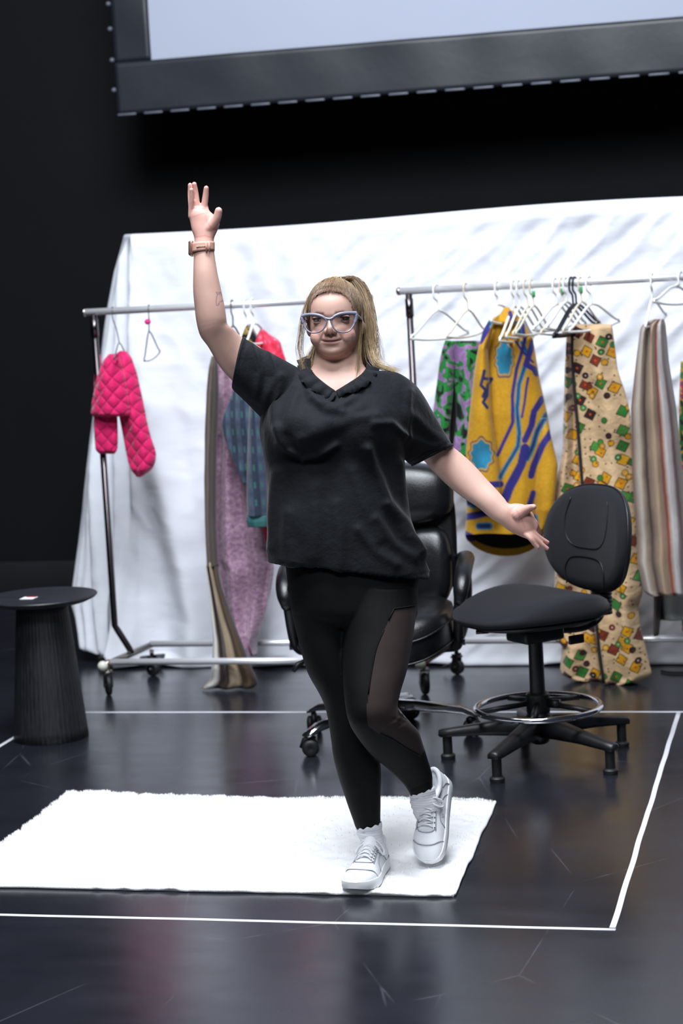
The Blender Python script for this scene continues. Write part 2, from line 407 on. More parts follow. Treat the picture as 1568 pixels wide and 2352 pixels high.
def make_sheet():
    nv = 150
    vv = np.linspace(0, 1, nv)
    # silhouette, corner and front columns as functions of v (image y)
    def col(pts, n=nv):
        p = np.asarray(pts, float); s = (p[:, 1]-p[0, 1])/(p[-1, 1]-p[0, 1]); return np.interp(vv, s, p[:, 0]), np.interp(vv, s, p[:, 1])
    cx, cy = col([(283, 546), (262, 625), (242, 740), (226, 860), (207, 1000), (191, 1130), (174, 1300), (166, 1385), (182, 1440), (192, 1476), (200, 1500)])
    kx, ky = col([(300, 545), (304, 700), (304, 900), (300, 1100), (296, 1300), (285, 1420), (268, 1500), (262, 1521)])
    # world positions
    back = aty(cx, cy, np.interp(vv, [0, .3, 1], [8.5, 8.5, 8.3])); corner = aty(kx, ky, np.interp(vv, [0, .6, 1], [8.30, 8.19, 8.09]))
    back[:, 2] = np.maximum(back[:, 2], .05-.0*vv); corner[:, 2] = np.maximum(corner[:, 2], .03)
    ztop = corner[0, 2]
    nf = 44; nm = 420; xr = .9
    cols = []; UU = []
    # back side + top return behind
    for k in range(nf):
        s = k/(nf-1); e = s*s*(3-2*s); w = back*(1-s)+corner*s
        cols.append(w); UU.append(-1+s)
    for k in range(1, nm):
        s = k/(nm-1); X = corner[:, 0]+(xr-corner[:, 0])*s
        zt = ztop-.01*math.sin(s*9)+.012*math.sin(s*math.pi); zb = .004+.012*max(0, math.sin(s*40))
        Z = zt+(zb-zt)*vv; Yy = np.interp(vv, [0, .02, .5, .9, 1], [8.31, 8.29, 8.21, 8.12, 8.08])
        cols.append(np.c_[X, Yy, Z]); UU.append(s*4)
    G = np.array(cols); UU = np.array(UU)
    nc = len(cols)
    Ug, Vg = np.meshgrid(UU, vv, indexing='ij')
    # folds: tall soft drapes on the left, fine diagonal creases elsewhere
    p2 = np.c_[Ug.ravel(), Vg.ravel()*2]
    drape = Fbm(2, 16, 2, 7, seed=11, aniso=(1, .12))(p2+np.c_[p2[:, 1]*-.18, p2[:, 1]*0]).reshape(Ug.shape)
    tent = Fbm(2, 5, 2, 7, seed=12, aniso=(1, .25))(p2+np.c_[p2[:, 1]*-.35, 0*p2[:, 1]]).reshape(Ug.shape)
    diag = np.c_[p2[:, 0]*.75+p2[:, 1]*.9, (p2[:, 1]-p2[:, 0]*.8)*.16]
    cre = np.abs(Fbm(2, 22, 3, 7, seed=13)(diag)).reshape(Ug.shape)
    crum = np.abs(Fbm(2, 13, 3, 8, seed=14)(p2)).reshape(Ug.shape)
    left = np.clip((1.35-Ug)/.9, 0, 1); top = np.clip(Vg/.05, 0, 1)
    amp = left*top*(.010+.045*np.clip(Vg, 0, 1))*drape + left*top*.05*Vg*tent
    amp -= (1-left)*top*.011*cre + .0045*top*crum*(.4+.6*np.clip(1.5-np.abs(Vg-.5)*2, 0, 1))
    amp += (1-left)*.007*top*Fbm(2, 3, 2, 6, seed=15)(p2).reshape(Ug.shape)
    N = np.zeros_like(G); N[:, :, 1] = -1
    sl = Ug < 0; N[sl] = nrm(np.array([-.75, -.66, 0])); N[nf-4:nf+4] = nrm(np.array([-.35, -.93, 0]))
    amp *= np.clip((1-Vg)/.02, .25, 1)
    amp[:nf] *= np.clip((UU[:nf]+1)/.4, .12, 1)[:, None]
    G = G+N*amp[:, :, None]; G[:, :, 2] = np.maximum(G[:, :, 2], .003)
    # top return over the frame and down the back
    def ret(dy, dz): r = G[:, 0, :].copy(); r[:, 1] = np.minimum(np.maximum(r[:, 1], 8.25)+dy, 8.62); r[:, 2] = r[:, 2]+dz; return r
    R = np.stack([ret(.30, -.5), ret(.30, -.02), ret(.27, .012), ret(.12, .016), ret(.03, .014), ret(.008, .009)], 1)
    G = np.concatenate([R, G], 1); m = G.shape[1]
    f = [(i*m+j, i*m+j+1, (i+1)*m+j+1, (i+1)*m+j) for i in range(nc-1) for j in range(m-1)]
    o = build('white_sheet', G.reshape(-1, 3), f, sheet_mat(), recalc=False)
    sm = o.modifiers.new('thickness', 'SOLIDIFY'); sm.thickness = .002
    tag(o, 'large crumpled white sheet draped over a frame behind the clothes racks', 'sheet')
    # black frame that carries the sheet (its foot shows under the hem)
    r = empty('backdrop_frame', (-1.2, 8.3, 0), 'black frame under the white sheet, its foot showing below the hem', 'frame')
    build('top_rail', *tube([(-2.86, 8.42, ztop-.05), (.85, 8.42, ztop-.05)], .03, 10), m_blackplastic, r)
    for x in (-2.80, .8):
        build('upright', *tube([(x, 8.42, .05), (x, 8.42, ztop-.05)], .02, 10), m_blackplastic, r)
        build('foot', *rbox(.30, .36, .05, .01, c=(x-.17*(x < 0), 8.28, .025)), m_blackplastic, r)
make_sheet()

# ------------------------------------------------------------------ clothes racks
YR = 7.73
def A(x, y, Y=YR): return aty(np.array(float(x)), np.array(float(y)), Y)
def caster(root, c, wr=.042, ang=.3, metal=m_steel, brake=True):
    # swivel caster with wheel axis turned by ang; c = contact point on the floor
    k = empty_part('caster', root); d = np.array([math.cos(ang), math.sin(ang), 0]); q = np.array([-d[1], d[0], 0]); c = np.array(c)
    w = MB(); prof = [(.2*wr, -.011), (.75*wr, -.012), (.96*wr, -.009), (wr, 0), (.96*wr, .009), (.75*wr, .012), (.2*wr, .011)]
    v, f = lathe(prof, 24); M4 = basis(q, np.array([0, 0, 1.0]), d, c+np.array([0, 0, wr])); w.add(xf(v, M4), f)
    mb = MB(); mb.add(*tube([c+np.array([0, 0, 2*wr+.012]), c+np.array([0, 0, 2*wr+.05])], .009, 10))
    for s in (-1, 1):
        v, f = rbox(.026, .003, wr+.03, .001, 1); mb.add(xf(v, basis(q, d, np.array([0, 0, 1.0]), c+d*s*.017+np.array([0, 0, wr+.025]))), f)
    v, f = rbox(.04, .038, .008, .002, 1); mb.add(xf(v, basis(q, d, np.array([0, 0, 1.0]), c+np.array([0, 0, 2*wr+.01]))), f)
    mb.add(*tube([c-d*.02+np.array([0, 0, wr]), c+d*.02+np.array([0, 0, wr])], .006, 8))
    if brake: mb.add(*tube([c+q*.03+np.array([0, 0, wr+.01]), c+q*.065+np.array([0, 0, wr*.8])], .006, 8))
    o = build('caster', mb, None, metal, root); build('wheel', w, None, m_rubber, o)
    return o
def empty_part(n, r): return r
def make_rack(first):
    if first:
        rl, rr = A(196, 718), A(848, 684)
        label = 'chrome clothes rack with the pink jacket, left of the person'
    else:
        rl, rr = A(918, 669), A(1568, 636); rr = rl+(rr-rl)*1.55
        label = 'chrome clothes rack with the yellow print shirt, right of the person'
    z = (rl[2]+rr[2])/2; rl[2] = rr[2] = z
    root = empty('clothes_rack', ((rl[0]+rr[0])/2, YR, 0), label, 'clothes rack')
    rail = build('rail', *tube([rl, rr], .0145, 24), m_rail, root)
    for p, s in ((rl, -1), (rr, 1)):
        build('rail_cap', *ellip(p+np.array([s*.004, 0, 0]), (.012, .0165, .0165), 14, 8), m_steel, root)
    zb = .135; off = .065
    for side in (0, 1):
        px = (rl[0]+.035) if side == 0 else (rr[0]-.035); s = 1 if side == 0 else -1
        bx = px+s*off
        build('post', *tube([(px, YR, z-.012), (px, YR, .255), (px+s*.012, YR, .235), (bx-s*.006, YR, zb+.02), (bx, YR, zb)], .0135, 12), m_darkmetal, root)
        build('post_collar', *tube([(px, YR, z-.03), (px, YR, z-.10)], .0165, 12), m_darkmetal, root)
        fx, bx2 = bx-s*.10*(0 if side else 1)+.0, bx+s*.0
        Fp = np.array([bx-s*.045, 7.545, zb-.008]); Bp = np.array([bx+s*.02, 7.925, zb])
        build('base_tube', *tube([Fp-(Bp-Fp)*.04, Bp], .0135, 12), m_steel, root)
        v, f = ellip(Fp-(Bp-Fp)*.07, (.021, .021, .021), 16, 10); build('end_ball', v, f, m_whiteball, root)
        build('joint', *tube([Fp+(Bp-Fp)*.02, Fp+(Bp-Fp)*.07], .017, 12), m_rust, root)
        caster(root, (Fp[0]+.004, Fp[1], 0), .044, .5, m_steel); caster(root, (Bp[0], Bp[1], 0), .032, 1.2, m_blackplastic if not first else m_darkmetal, first is False)
    ax, bx = rl[0]+.035+off, rr[0]-.035-off
    if first:
        build('base_rail', *tube([(ax-.03, 7.56, zb), (bx+.03, 7.56, zb)], .0135, 12), m_rail, root)
        build('base_rail', *tube([(ax+.02, 7.915, zb+.006), (bx-.02, 7.915, zb+.006)], .0135, 12), m_rail, root)
    else:
        build('base_rail', *tube([(ax, YR+.13, zb+.018), (bx, YR+.13, zb+.018)], .0145, 12), m_rail, root)
    return rl, rr
RL = make_rack(True); RR = make_rack(False)

HR = .021
def hanger(hook, neck, left, right, mat, label, group, r=.0042, W=.42, bar=True, clip=False, wire=False, swing=True, rail=RR, nose=-1):
    h = A(*hook); zr = rail[0][2]
    n = A(*neck); wpx = abs(A(*right)[0]-A(*left)[0]); dy = math.sqrt(max(.02, W*W-wpx*wpx))/2
    if not swing: dy = .02
    L = A(left[0], left[1], YR+nose*dy); R_ = A(right[0], right[1], YR-nose*dy)
    d = R_-L; d[2] = 0; d = nrm(d)
    c = np.array([h[0], YR, zr]); rad = .0145+r+.0005
    pts = [c+rad*(math.cos(a)*d+math.sin(a)*np.array([0, 0, 1.0])) for a in np.radians([-50, -20, 20, 60, 90, 120, 160, 180])]
    pts += [c-d*rad*.9+np.array([0, 0, -.03]), (n+c)/2+np.array([0, 0, -.006]), n]
    root = empty('clothes_hanger', n, label, 'hanger', group)
    build('hook', *tube(pts, r*.8, 8, samples=28), m_greyplastic if wire else mat, root)
    sh = lambda T: [n, n+(T-n)*.25+np.array([0, 0, .008]), n+(T-n)*.85, T+np.array([0, 0, .006]), T+np.array([0, 0, -.004])]
    build('arm', *tube(sh(L), r, 8, samples=14), mat, root); build('arm', *tube(sh(R_), r, 8, samples=14), mat, root)
    if bar: build('bar', *tube([L+np.array([0, 0, -.002]), L*.7+R_*.3+np.array([0, 0, -.012]), L*.3+R_*.7+np.array([0, 0, -.012]), R_+np.array([0, 0, -.002])], r, 8, samples=16), mat, root)
    if clip: build('clip', *tube([n+np.array([0, 0, .03]), n+np.array([0, 0, .055])], r*1.6, 8), m_green, root)
    return L, R_
gR = 'hangers on the right clothes rack'
m_blackhang = M('black_hanger_plastic', (24, 24, 30), .35)
HG = [
 ((1001, 658), (1006, 711), (943, 777), (1075, 765), m_whiteplastic, 'empty white hanger nearest the left post of the right rack', 0),
 ((1068, 656), (1075, 711), (1026, 773), (1113, 760), m_creamplastic, 'cream hanger carrying the green and lilac fern print shirt', 0),
 ((1139, 653), (1143, 699), (1128, 737), (1195, 735), m_whiteplastic, 'white hanger inside the shoulders of the yellow print shirt', 0),
 ((1177, 650), (1181, 701), (1147, 782), (1224, 773), m_whiteplastic, 'empty white hanger hanging lowest, in front of the yellow shirt collar', 0),
 ((1189, 650), (1194, 703), (1162, 773), (1235, 762), m_whiteplastic, 'empty white hanger second from front over the yellow shirt', 0),
 ((1205, 649), (1213, 703), (1177, 768), (1249, 760), m_creamplastic, 'empty cream hanger without clip, right of the white ones over the yellow shirt', 0),
 ((1219, 648), (1226, 701), (1184, 766), (1262, 756), m_creamplastic, 'empty cream hanger with green clip above the yellow shirt', 1),
 ((1273, 645), (1279, 697), (1224, 756), (1320, 745), m_whiteplastic, 'empty white hanger just right of the yellow shirt', 0),
 ((1288, 644), (1292, 695), (1241, 766), (1336, 752), m_creamplastic, 'empty cream hanger with green clip left of the black hangers', 1),
 ((1297, 644), (1301, 692), (1254, 753), (1345, 744), m_whiteplastic, 'empty white hanger directly left of the black hangers', 0),
 ((1311, 643), (1316, 699), (1270, 773), (1366, 746), m_blackhang, 'black plastic hanger on the right rack, the left of two', 0),
 ((1319, 643), (1323, 697), (1277, 768), (1374, 741), m_blackhang, 'black plastic hanger on the right rack, the right of two', 0),
 ((1331, 642), (1335, 692), (1292, 761), (1378, 742), m_creamplastic, 'empty cream hanger with green clip right of the black hangers', 1),
 ((1351, 641), (1359, 697), (1307, 761), (1422, 738), m_whiteplastic, 'white hanger carrying the beige motif print trousers', 0),
 ((1496, 635), (1497, 686), (1482, 750), (1529, 724), m_whiteplastic, 'white hanger carrying the brown and cream striped cloth', 0),
 ((1562, 632), (1550, 658), (1501, 692), (1600, 690), m_whiteplastic, 'tilted white hanger above the striped cloth at the photo edge', 0)]
for h in HG: hanger(h[0], h[1], h[2], h[3], h[4], h[5], gR, clip=h[6], r=.0052 if h[4] is not m_creamplastic else .0042)
gL = 'hangers on the left clothes rack'
hanger((259, 711), (274, 788), (262, 822), (291, 818), m_greyplastic, 'wire hanger holding the pink quilted jacket', gL, r=.0028, W=.3, wire=True, rail=RL)
hanger((342, 707), (342, 760), (331, 828), (367, 808), m_greyplastic, 'empty grey wire hanger seen edge-on with a pink ribbon', gL, r=.003, W=.38, wire=True, rail=RL)
tag(build('ribbon', *ellip(A(339, 739), (.014, .01, .012), 10, 6), m_pinkribbon), 'small pink ribbon tied to the empty wire hanger', 'ribbon')
hanger((533, 700), (535, 748), (512, 800), (560, 790), m_greyplastic, 'grey hanger behind the raised arm carrying the mauve robe', gL, W=.3, rail=RL)
hanger((563, 698), (566, 745), (545, 790), (598, 782), m_whiteplastic, 'white hanger carrying the plaid shirt beside the raised arm', gL, r=.005, W=.3, rail=RL)
hanger((579, 696), (584, 742), (566, 786), (622, 778), m_whiteplastic, 'white hanger carrying the red floral top', gL, r=.005, W=.3, rail=RL)

# ------------------------------------------------------------------ garments
def cloth(rs, m, n, Y, hd, nf=0, amp=.006, seed=1, e=2.0, cap=True, cx=0., slope=0.):
    """rows (y, xl, xr[, hd]) -> closed hanging tube; folds run down; returns v, f, uv(u across, y), px"""
    a = np.array([list(r)+[hd]*(4-len(r)) for r in rs], float)
    yy = np.linspace(a[0, 0], a[-1, 0], m)
    xl = np.interp(yy, a[:, 0], a[:, 1]); xr = np.interp(yy, a[:, 0], a[:, 2]); hh = np.interp(yy, a[:, 0], a[:, 3])
    k = np.ones(5)/5
    for q in (xl, xr): q[2:-2] = np.convolve(np.pad(q, 2, 'edge'), k, 'same')[2:-2][2:-2]
    t = np.arange(n)/n*2*math.pi; c = spow(np.cos(t), e); s = np.sin(t)
    g = Fbm(2, 1.0, 2, 5, seed=seed); V = []; U = []
    for i in range(m):
        x = (xl[i]+xr[i])/2+c*(xr[i]-xl[i])/2
        y = np.full(n, yy[i])
        if i == m-1: y = y
        base = aty(x, y, Y); fold = 0
        if nf: fold = amp*np.sin(c*nf*1.6+seed+.6*math.sin(yy[i]*.006+seed)+yy[i]*slope)*min(1, (yy[i]-yy[0])/60+.25)
        w = .35*amp*g(np.c_[c*2.2, np.full(n, yy[i]*.03)])
        base = base.copy(); base[:, 1] += s*hh[i]+fold+w
        V.append(base); U.append(np.c_[c*.5+.5, np.full(n, yy[i]/100)])
    f = loftf(m, n, cap, cap)
    px = None
    return np.concatenate(V), f, np.concatenate(U)
def uvnode(t):
    q = t.n('ShaderNodeUVMap'); q.uv_map = 'UVMap'; return q.outputs[0]
def planar(v):                                # print follows the cloth: flat metric coords of the garment
    return np.c_[v[:, 0]*10, v[:, 2]*10]
def mat_stripes(name, stops, dist=.02, rough=.45, sheen=.2):
    t = NT(name); u = uvnode(t); sp = t.n('ShaderNodeSeparateXYZ'); t.l(u, sp.inputs[0])
    n = t.noise(u, 3, 3); x = t.val(sp.outputs[0], 'ADD', t.val(t.val(n, 'SUBTRACT', .5), 'MULTIPLY', dist))
    c = t.ramp(x, [(p, lin(k)) for p, k in stops]); fine = t.noise(t.mapv(u, (90, .6, 1)), 3, 2)
    c = t.mix(1.0, c, t.ramp(fine, [(.3, (.72,)*3), (.7, (1.1,)*3)]), 'MULTIPLY')
    t.bump(t.noise(t.mapv(u, (12, 1.5, 1)), 3, 3), .35, .006)
    return t.fin(c, rough, 0, .4, sheen)

# --- pink quilted jacket
def mat_quilt():
    t = NT('pink_quilted_cloth'); u = uvnode(t); sp = t.n('ShaderNodeSeparateXYZ'); t.l(u, sp.inputs[0])
    def ridge(a, b): 
        w = t.val(t.val(sp.outputs[0], 'MULTIPLY', a), 'ADD', t.val(sp.outputs[1], 'MULTIPLY', b)); return t.val(t.val(w, 'SINE'), 'ABSOLUTE')
    h = t.val(t.val(ridge(5.8, 5.0), 'MULTIPLY', ridge(5.8, -5.0)), 'POWER', .35)
    c = t.mix(t.noise(u, 4, 4), lin((196, 12, 82)), lin((228, 30, 108)))
    t.bump(t.val(h, 'ADD', t.val(t.noise(u, 14, 3), 'MULTIPLY', .35)), .8, .012)
    return t.fin(c, .7, 0, .3, .3)
def pink():
    m = mat_quilt(); rt = empty('quilted_jacket', (A(280, 1000)[0], YR, A(280, 1095)[2]), 'bright pink quilted jacket hanging at the left end of the left rack', 'jacket')
    v, f, u = cloth([(806, 276, 288, .01), (818, 258, 300, .03), (860, 256, 314, .045), (940, 270, 331), (1000, 283, 345), (1040, 291, 357), (1060, 296, 356), (1078, 302, 349), (1095, 316, 326, .015)], 90, 60, YR+.02, .045, 2, .010, 3)
    build('body', v, f, m, rt, uv=planar(v))
    v, f, u = cloth([(813, 250, 272, .012), (830, 235, 276, .03), (870, 221, 286), (920, 211, 294), (950, 208, 296), (956, 212, 292, .02)], 60, 60, YR-.06, .04, 1.5, .008, 5)
    build('sleeve', v, f, m, rt, uv=planar(v))
    v, f, u = cloth([(920, 216, 268, .02), (980, 217, 270), (1010, 219, 271), (1034, 221, 270), (1042, 230, 264, .012)], 50, 50, YR-.03, .03, 1.5, .006, 7)
    build('front_panel', v, f, m, rt, uv=planar(v))
    v, f, u = cloth([(815, 219, 231, .01), (860, 217, 234, .015), (900, 216, 232, .012)], 20, 24, YR+.03, .015, 0, .004, 7)
    build('cuff', v, f, m, rt, uv=planar(v))
pink()

# --- dark striped long cloth
def dark():
    m = mat_stripes('brown_striped_satin', [(0, (150, 75, 50)), (.05, (205, 200, 192)), (.2, (232, 228, 220)), (.27, (60, 46, 38)), (.48, (42, 34, 30)), (.56, (150, 132, 110)), (.66, (176, 158, 132)), (.74, (62, 48, 38)), (.9, (96, 76, 58)), (1, (48, 38, 32))])
    m2 = mat_stripes('taupe_striped_satin', [(0, (120, 108, 100)), (.2, (78, 68, 62)), (.4, (112, 100, 92)), (.6, (66, 56, 50)), (.8, (98, 88, 80)), (1, (60, 52, 48))])
    rt = empty('striped_gown', (A(520, 1500)[0], YR, A(520, 1580)[2]), 'long narrow brown and cream striped gown reaching the floor, beside the mauve robe', 'gown')
    v, f, u = cloth([(818, 486, 497, .01), (840, 481, 500, .025), (900, 475, 501), (1000, 472, 497), (1100, 470, 495), (1200, 472, 494), (1300, 476, 500)], 120, 60, YR-.10, .035, 4, .006, 2)
    build('upper_drape', v, f, m2, rt, uv=u)
    v, f, u = cloth([(1275, 477, 492, .012), (1295, 473, 500), (1350, 480, 512), (1420, 486, 535), (1470, 488, 556), (1520, 486, 572), (1560, 482, 590), (1572, 470, 592), (1580, 462, 582, .02)], 120, 100, YR-.09, .04, 5, .012, 4)
    build('flared_hem', v, f, m, rt, uv=u)
dark()

# --- mauve robe
def mauve():
    t = NT('mauve_floral_satin'); u = uvnode(t); n1 = t.noise(u, 6, 6, .7); n2 = t.noise(u, 17, 3, .6)
    c = t.ramp(n1, [(.3, lin((110, 78, 112))), (.48, lin((156, 122, 144))), (.62, lin((180, 152, 166))), (.75, lin((156, 98, 126)))])
    c = t.mix(t.ramp(n2, [(.6, (0, 0, 0)), (.68, (1, 1, 1))]), c, lin((98, 62, 118)))
    t.bump(t.noise(u, 3, 3), .3, .01); m = t.fin(c, .42, 0, .5, .3)
    rt = empty('satin_robe', (A(550, 1400)[0], YR, A(550, 1505)[2]), 'mauve floral satin robe hanging behind the raised arm', 'robe')
    v, f, u = cloth([(800, 512, 530, .01), (830, 500, 542, .03), (900, 497, 556), (1000, 494, 572), (1100, 489, 590), (1200, 485, 604), (1290, 484, 624), (1302, 497, 626), (1360, 500, 618), (1400, 507, 608), (1440, 522, 598), (1480, 556, 588), (1505, 577, 588, .012)], 180, 110, YR+.06, .045, 4.5, .020, 6)
    build('robe_panel', v, f, m, rt, uv=planar(v))
    v, f, u = cloth([(1180, 585, 615, .015), (1260, 588, 622), (1300, 592, 627), (1350, 594, 620), (1390, 597, 615), (1418, 600, 608, .01)], 70, 50, YR+.07, .03, 2, .01, 8)
    build('robe_tail', v, f, m, rt, uv=planar(v))
mauve()

# --- plaid shirt
def plaid():
    t = NT('navy_green_plaid'); u = uvnode(t); sp = t.n('ShaderNodeSeparateXYZ'); t.l(u, sp.inputs[0])
    def band(o, s, ph): return t.val(t.val(t.val(t.val(o, 'MULTIPLY', s), 'ADD', ph), 'SINE'), 'MULTIPLY', .5)
    a = t.val(band(sp.outputs[0], 13, .4), 'ADD', .5, True); b = t.val(band(sp.outputs[1], 9, 1.0), 'ADD', .5, True)
    c = t.mix(t.ramp(a, [(.45, (0, 0, 0)), (.6, (1, 1, 1))]), lin((44, 52, 74)), lin((76, 84, 108)))
    g = t.val(t.ramp(t.val(band(sp.outputs[0], 26, .2), 'ADD', .5, True), [(.66, (0,)*3), (.8, (1,)*3)]), 'MULTIPLY', t.ramp(b, [(.6, (0,)*3), (.8, (1,)*3)]))
    c = t.mix(t.val(g, 'MULTIPLY', .75), c, lin((58, 118, 106))); c = t.mix(t.ramp(b, [(.1, (.4,)*3), (.25, (0,)*3)]), c, lin((38, 62, 74)))
    c = t.mix(t.val(t.noise(u, 30, 4), 'MULTIPLY', .35), c, lin((58, 60, 70))); m = t.fin(c, .85, 0, .2, .3)
    mcuff = M('green_knit_cuff', (44, 98, 98), .8)
    rt = empty('plaid_shirt', (A(580, 1100)[0], YR, A(590, 1208)[2]), 'navy and green plaid shirt between the mauve robe and the person', 'shirt')
    v, f, u = cloth([(800, 555, 590, .015), (860, 545, 600), (905, 532, 606), (950, 514, 606), (972, 508, 604), (1000, 513, 603), (1040, 530, 604), (1080, 548, 604), (1110, 560, 603, .02)], 90, 60, YR-.09, .045, 2, .012, 3)
    build('body', v, f, m, rt, uv=planar(v))
    v, f, u = cloth([(880, 578, 604, .015), (940, 572, 610), (1040, 567, 613), (1120, 566, 613), (1186, 568, 614), (1188, 569, 613, .02)], 80, 50, YR-.14, .035, 2, .008, 5)
    build('sleeve', v, f, m, rt, uv=planar(v))
    v, f, u = cloth([(1184, 568, 614, .03), (1196, 567, 615, .034), (1209, 570, 614, .03)], 12, 40, YR-.14, .035, 4, .004, 5)
    build('cuff', v, f, mcuff, rt)
plaid()
def redthings():
    m = M('crimson_cloth', (176, 20, 54), .6, 0, .2, 20, .3, 60)
    v, f, u = cloth([(900, 600, 616, .015), (1000, 600, 618), (1100, 604, 622), (1200, 604, 624), (1242, 610, 622, .01)], 80, 40, YR-.02, .03, 2, .006, 2)
    tag(build('crimson_dress', v, f, m), 'crimson garment showing as a thin strip behind the plaid sleeve', 'dress')
    t = NT('red_floral_cloth'); u = t.coord(); n = t.noise(u, 26, 4, .6)
    c = t.ramp(n, [(.35, lin((206, 30, 62))), (.52, lin((234, 62, 88))), (.62, lin((190, 160, 200))), (.72, lin((236, 120, 140)))])
    m = t.fin(c, .6, 0, .3, .2)
    v, f, u = cloth([(756, 598, 604, .008), (768, 592, 618, .02), (783, 588, 642), (800, 587, 646), (830, 588, 656), (900, 590, 664), (980, 590, 668, .02)], 90, 60, YR+.06, .035, 3, .008, 9)
    tag(build('floral_top', v, f, m), 'red floral top hanging just behind the raised shoulder', 'top')
    t = NT('dark_yellow_print'); n = t.noise(t.coord(), 40, 3); m = t.fin(t.ramp(n, [(.45, lin((24, 24, 30))), (.55, lin((190, 160, 60))), (.65, lin((214, 206, 190)))], 'CONSTANT'), .7)
    v, f, u = cloth([(744, 566, 574, .008), (752, 559, 582, .015), (775, 552, 592, .02), (830, 548, 596, .02)], 30, 40, YR+.13, .02, 2, .004, 9)
    tag(build('patterned_top', v, f, m), 'dark top with yellow print, only its collar visible above the raised arm', 'top')
redthings()

# --- fern print shirt
def fern():
    t = NT('fern_print_cloth'); u = uvnode(t)
    n = t.noise(t.mapv(u, (1.1, .8, 1)), 2.4, 2, .4, .8); c = t.ramp(n, [(.40, lin((14, 16, 18))), (.43, lin((40, 150, 62))), (.52, lin((30, 128, 56))), (.54, lin((176, 140, 188))), (.64, lin((150, 112, 164)))])
    w = t.n('ShaderNodeTexWave', i_Scale=5.5, i_Distortion=9.0, i_Detail=2.0); t.l(u, w.inputs['Vector'])
    c = t.mix(t.ramp(w.outputs['Fac'], [(.2, (.55,)*3), (.4, (0,)*3)]), c, lin((26, 22, 34))); m = t.fin(c, .65, 0, .3, .2)
    mk = M('black_cloth', (14, 14, 16), .85)
    rt = empty('fern_print_shirt', (A(1045, 900)[0], YR, A(1045, 1100)[2]), 'green and lilac fern print shirt with black gap, left of the yellow shirt', 'shirt')
    v, f, u = cloth([(782, 1022, 1034, .015), (800, 1016, 1040), (826, 1010, 1042), (898, 1000, 1040), (948, 994, 1036), (1000, 988, 1032), (1080, 985, 1034)], 90, 50, YR+.09, .03, 2, .008, 3)
    build('sleeve', v, f, m, rt, uv=planar(v))
    v, f, u = cloth([(783, 1030, 1108, .02), (830, 1034, 1102), (900, 1046, 1100), (960, 1048, 1096), (1040, 1040, 1090), (1110, 1044, 1084)], 90, 60, YR+.13, .03, 2.5, .010, 4)
    build('body', v, f, m, rt, uv=planar(v))
    v, f, u = cloth([(790, 1026, 1050, .012), (850, 1024, 1060), (950, 1022, 1064), (1060, 1022, 1064)], 50, 30, YR+.17, .015, 1, .004, 4)
    build('inner_layer', v, f, mk, rt)
fern()

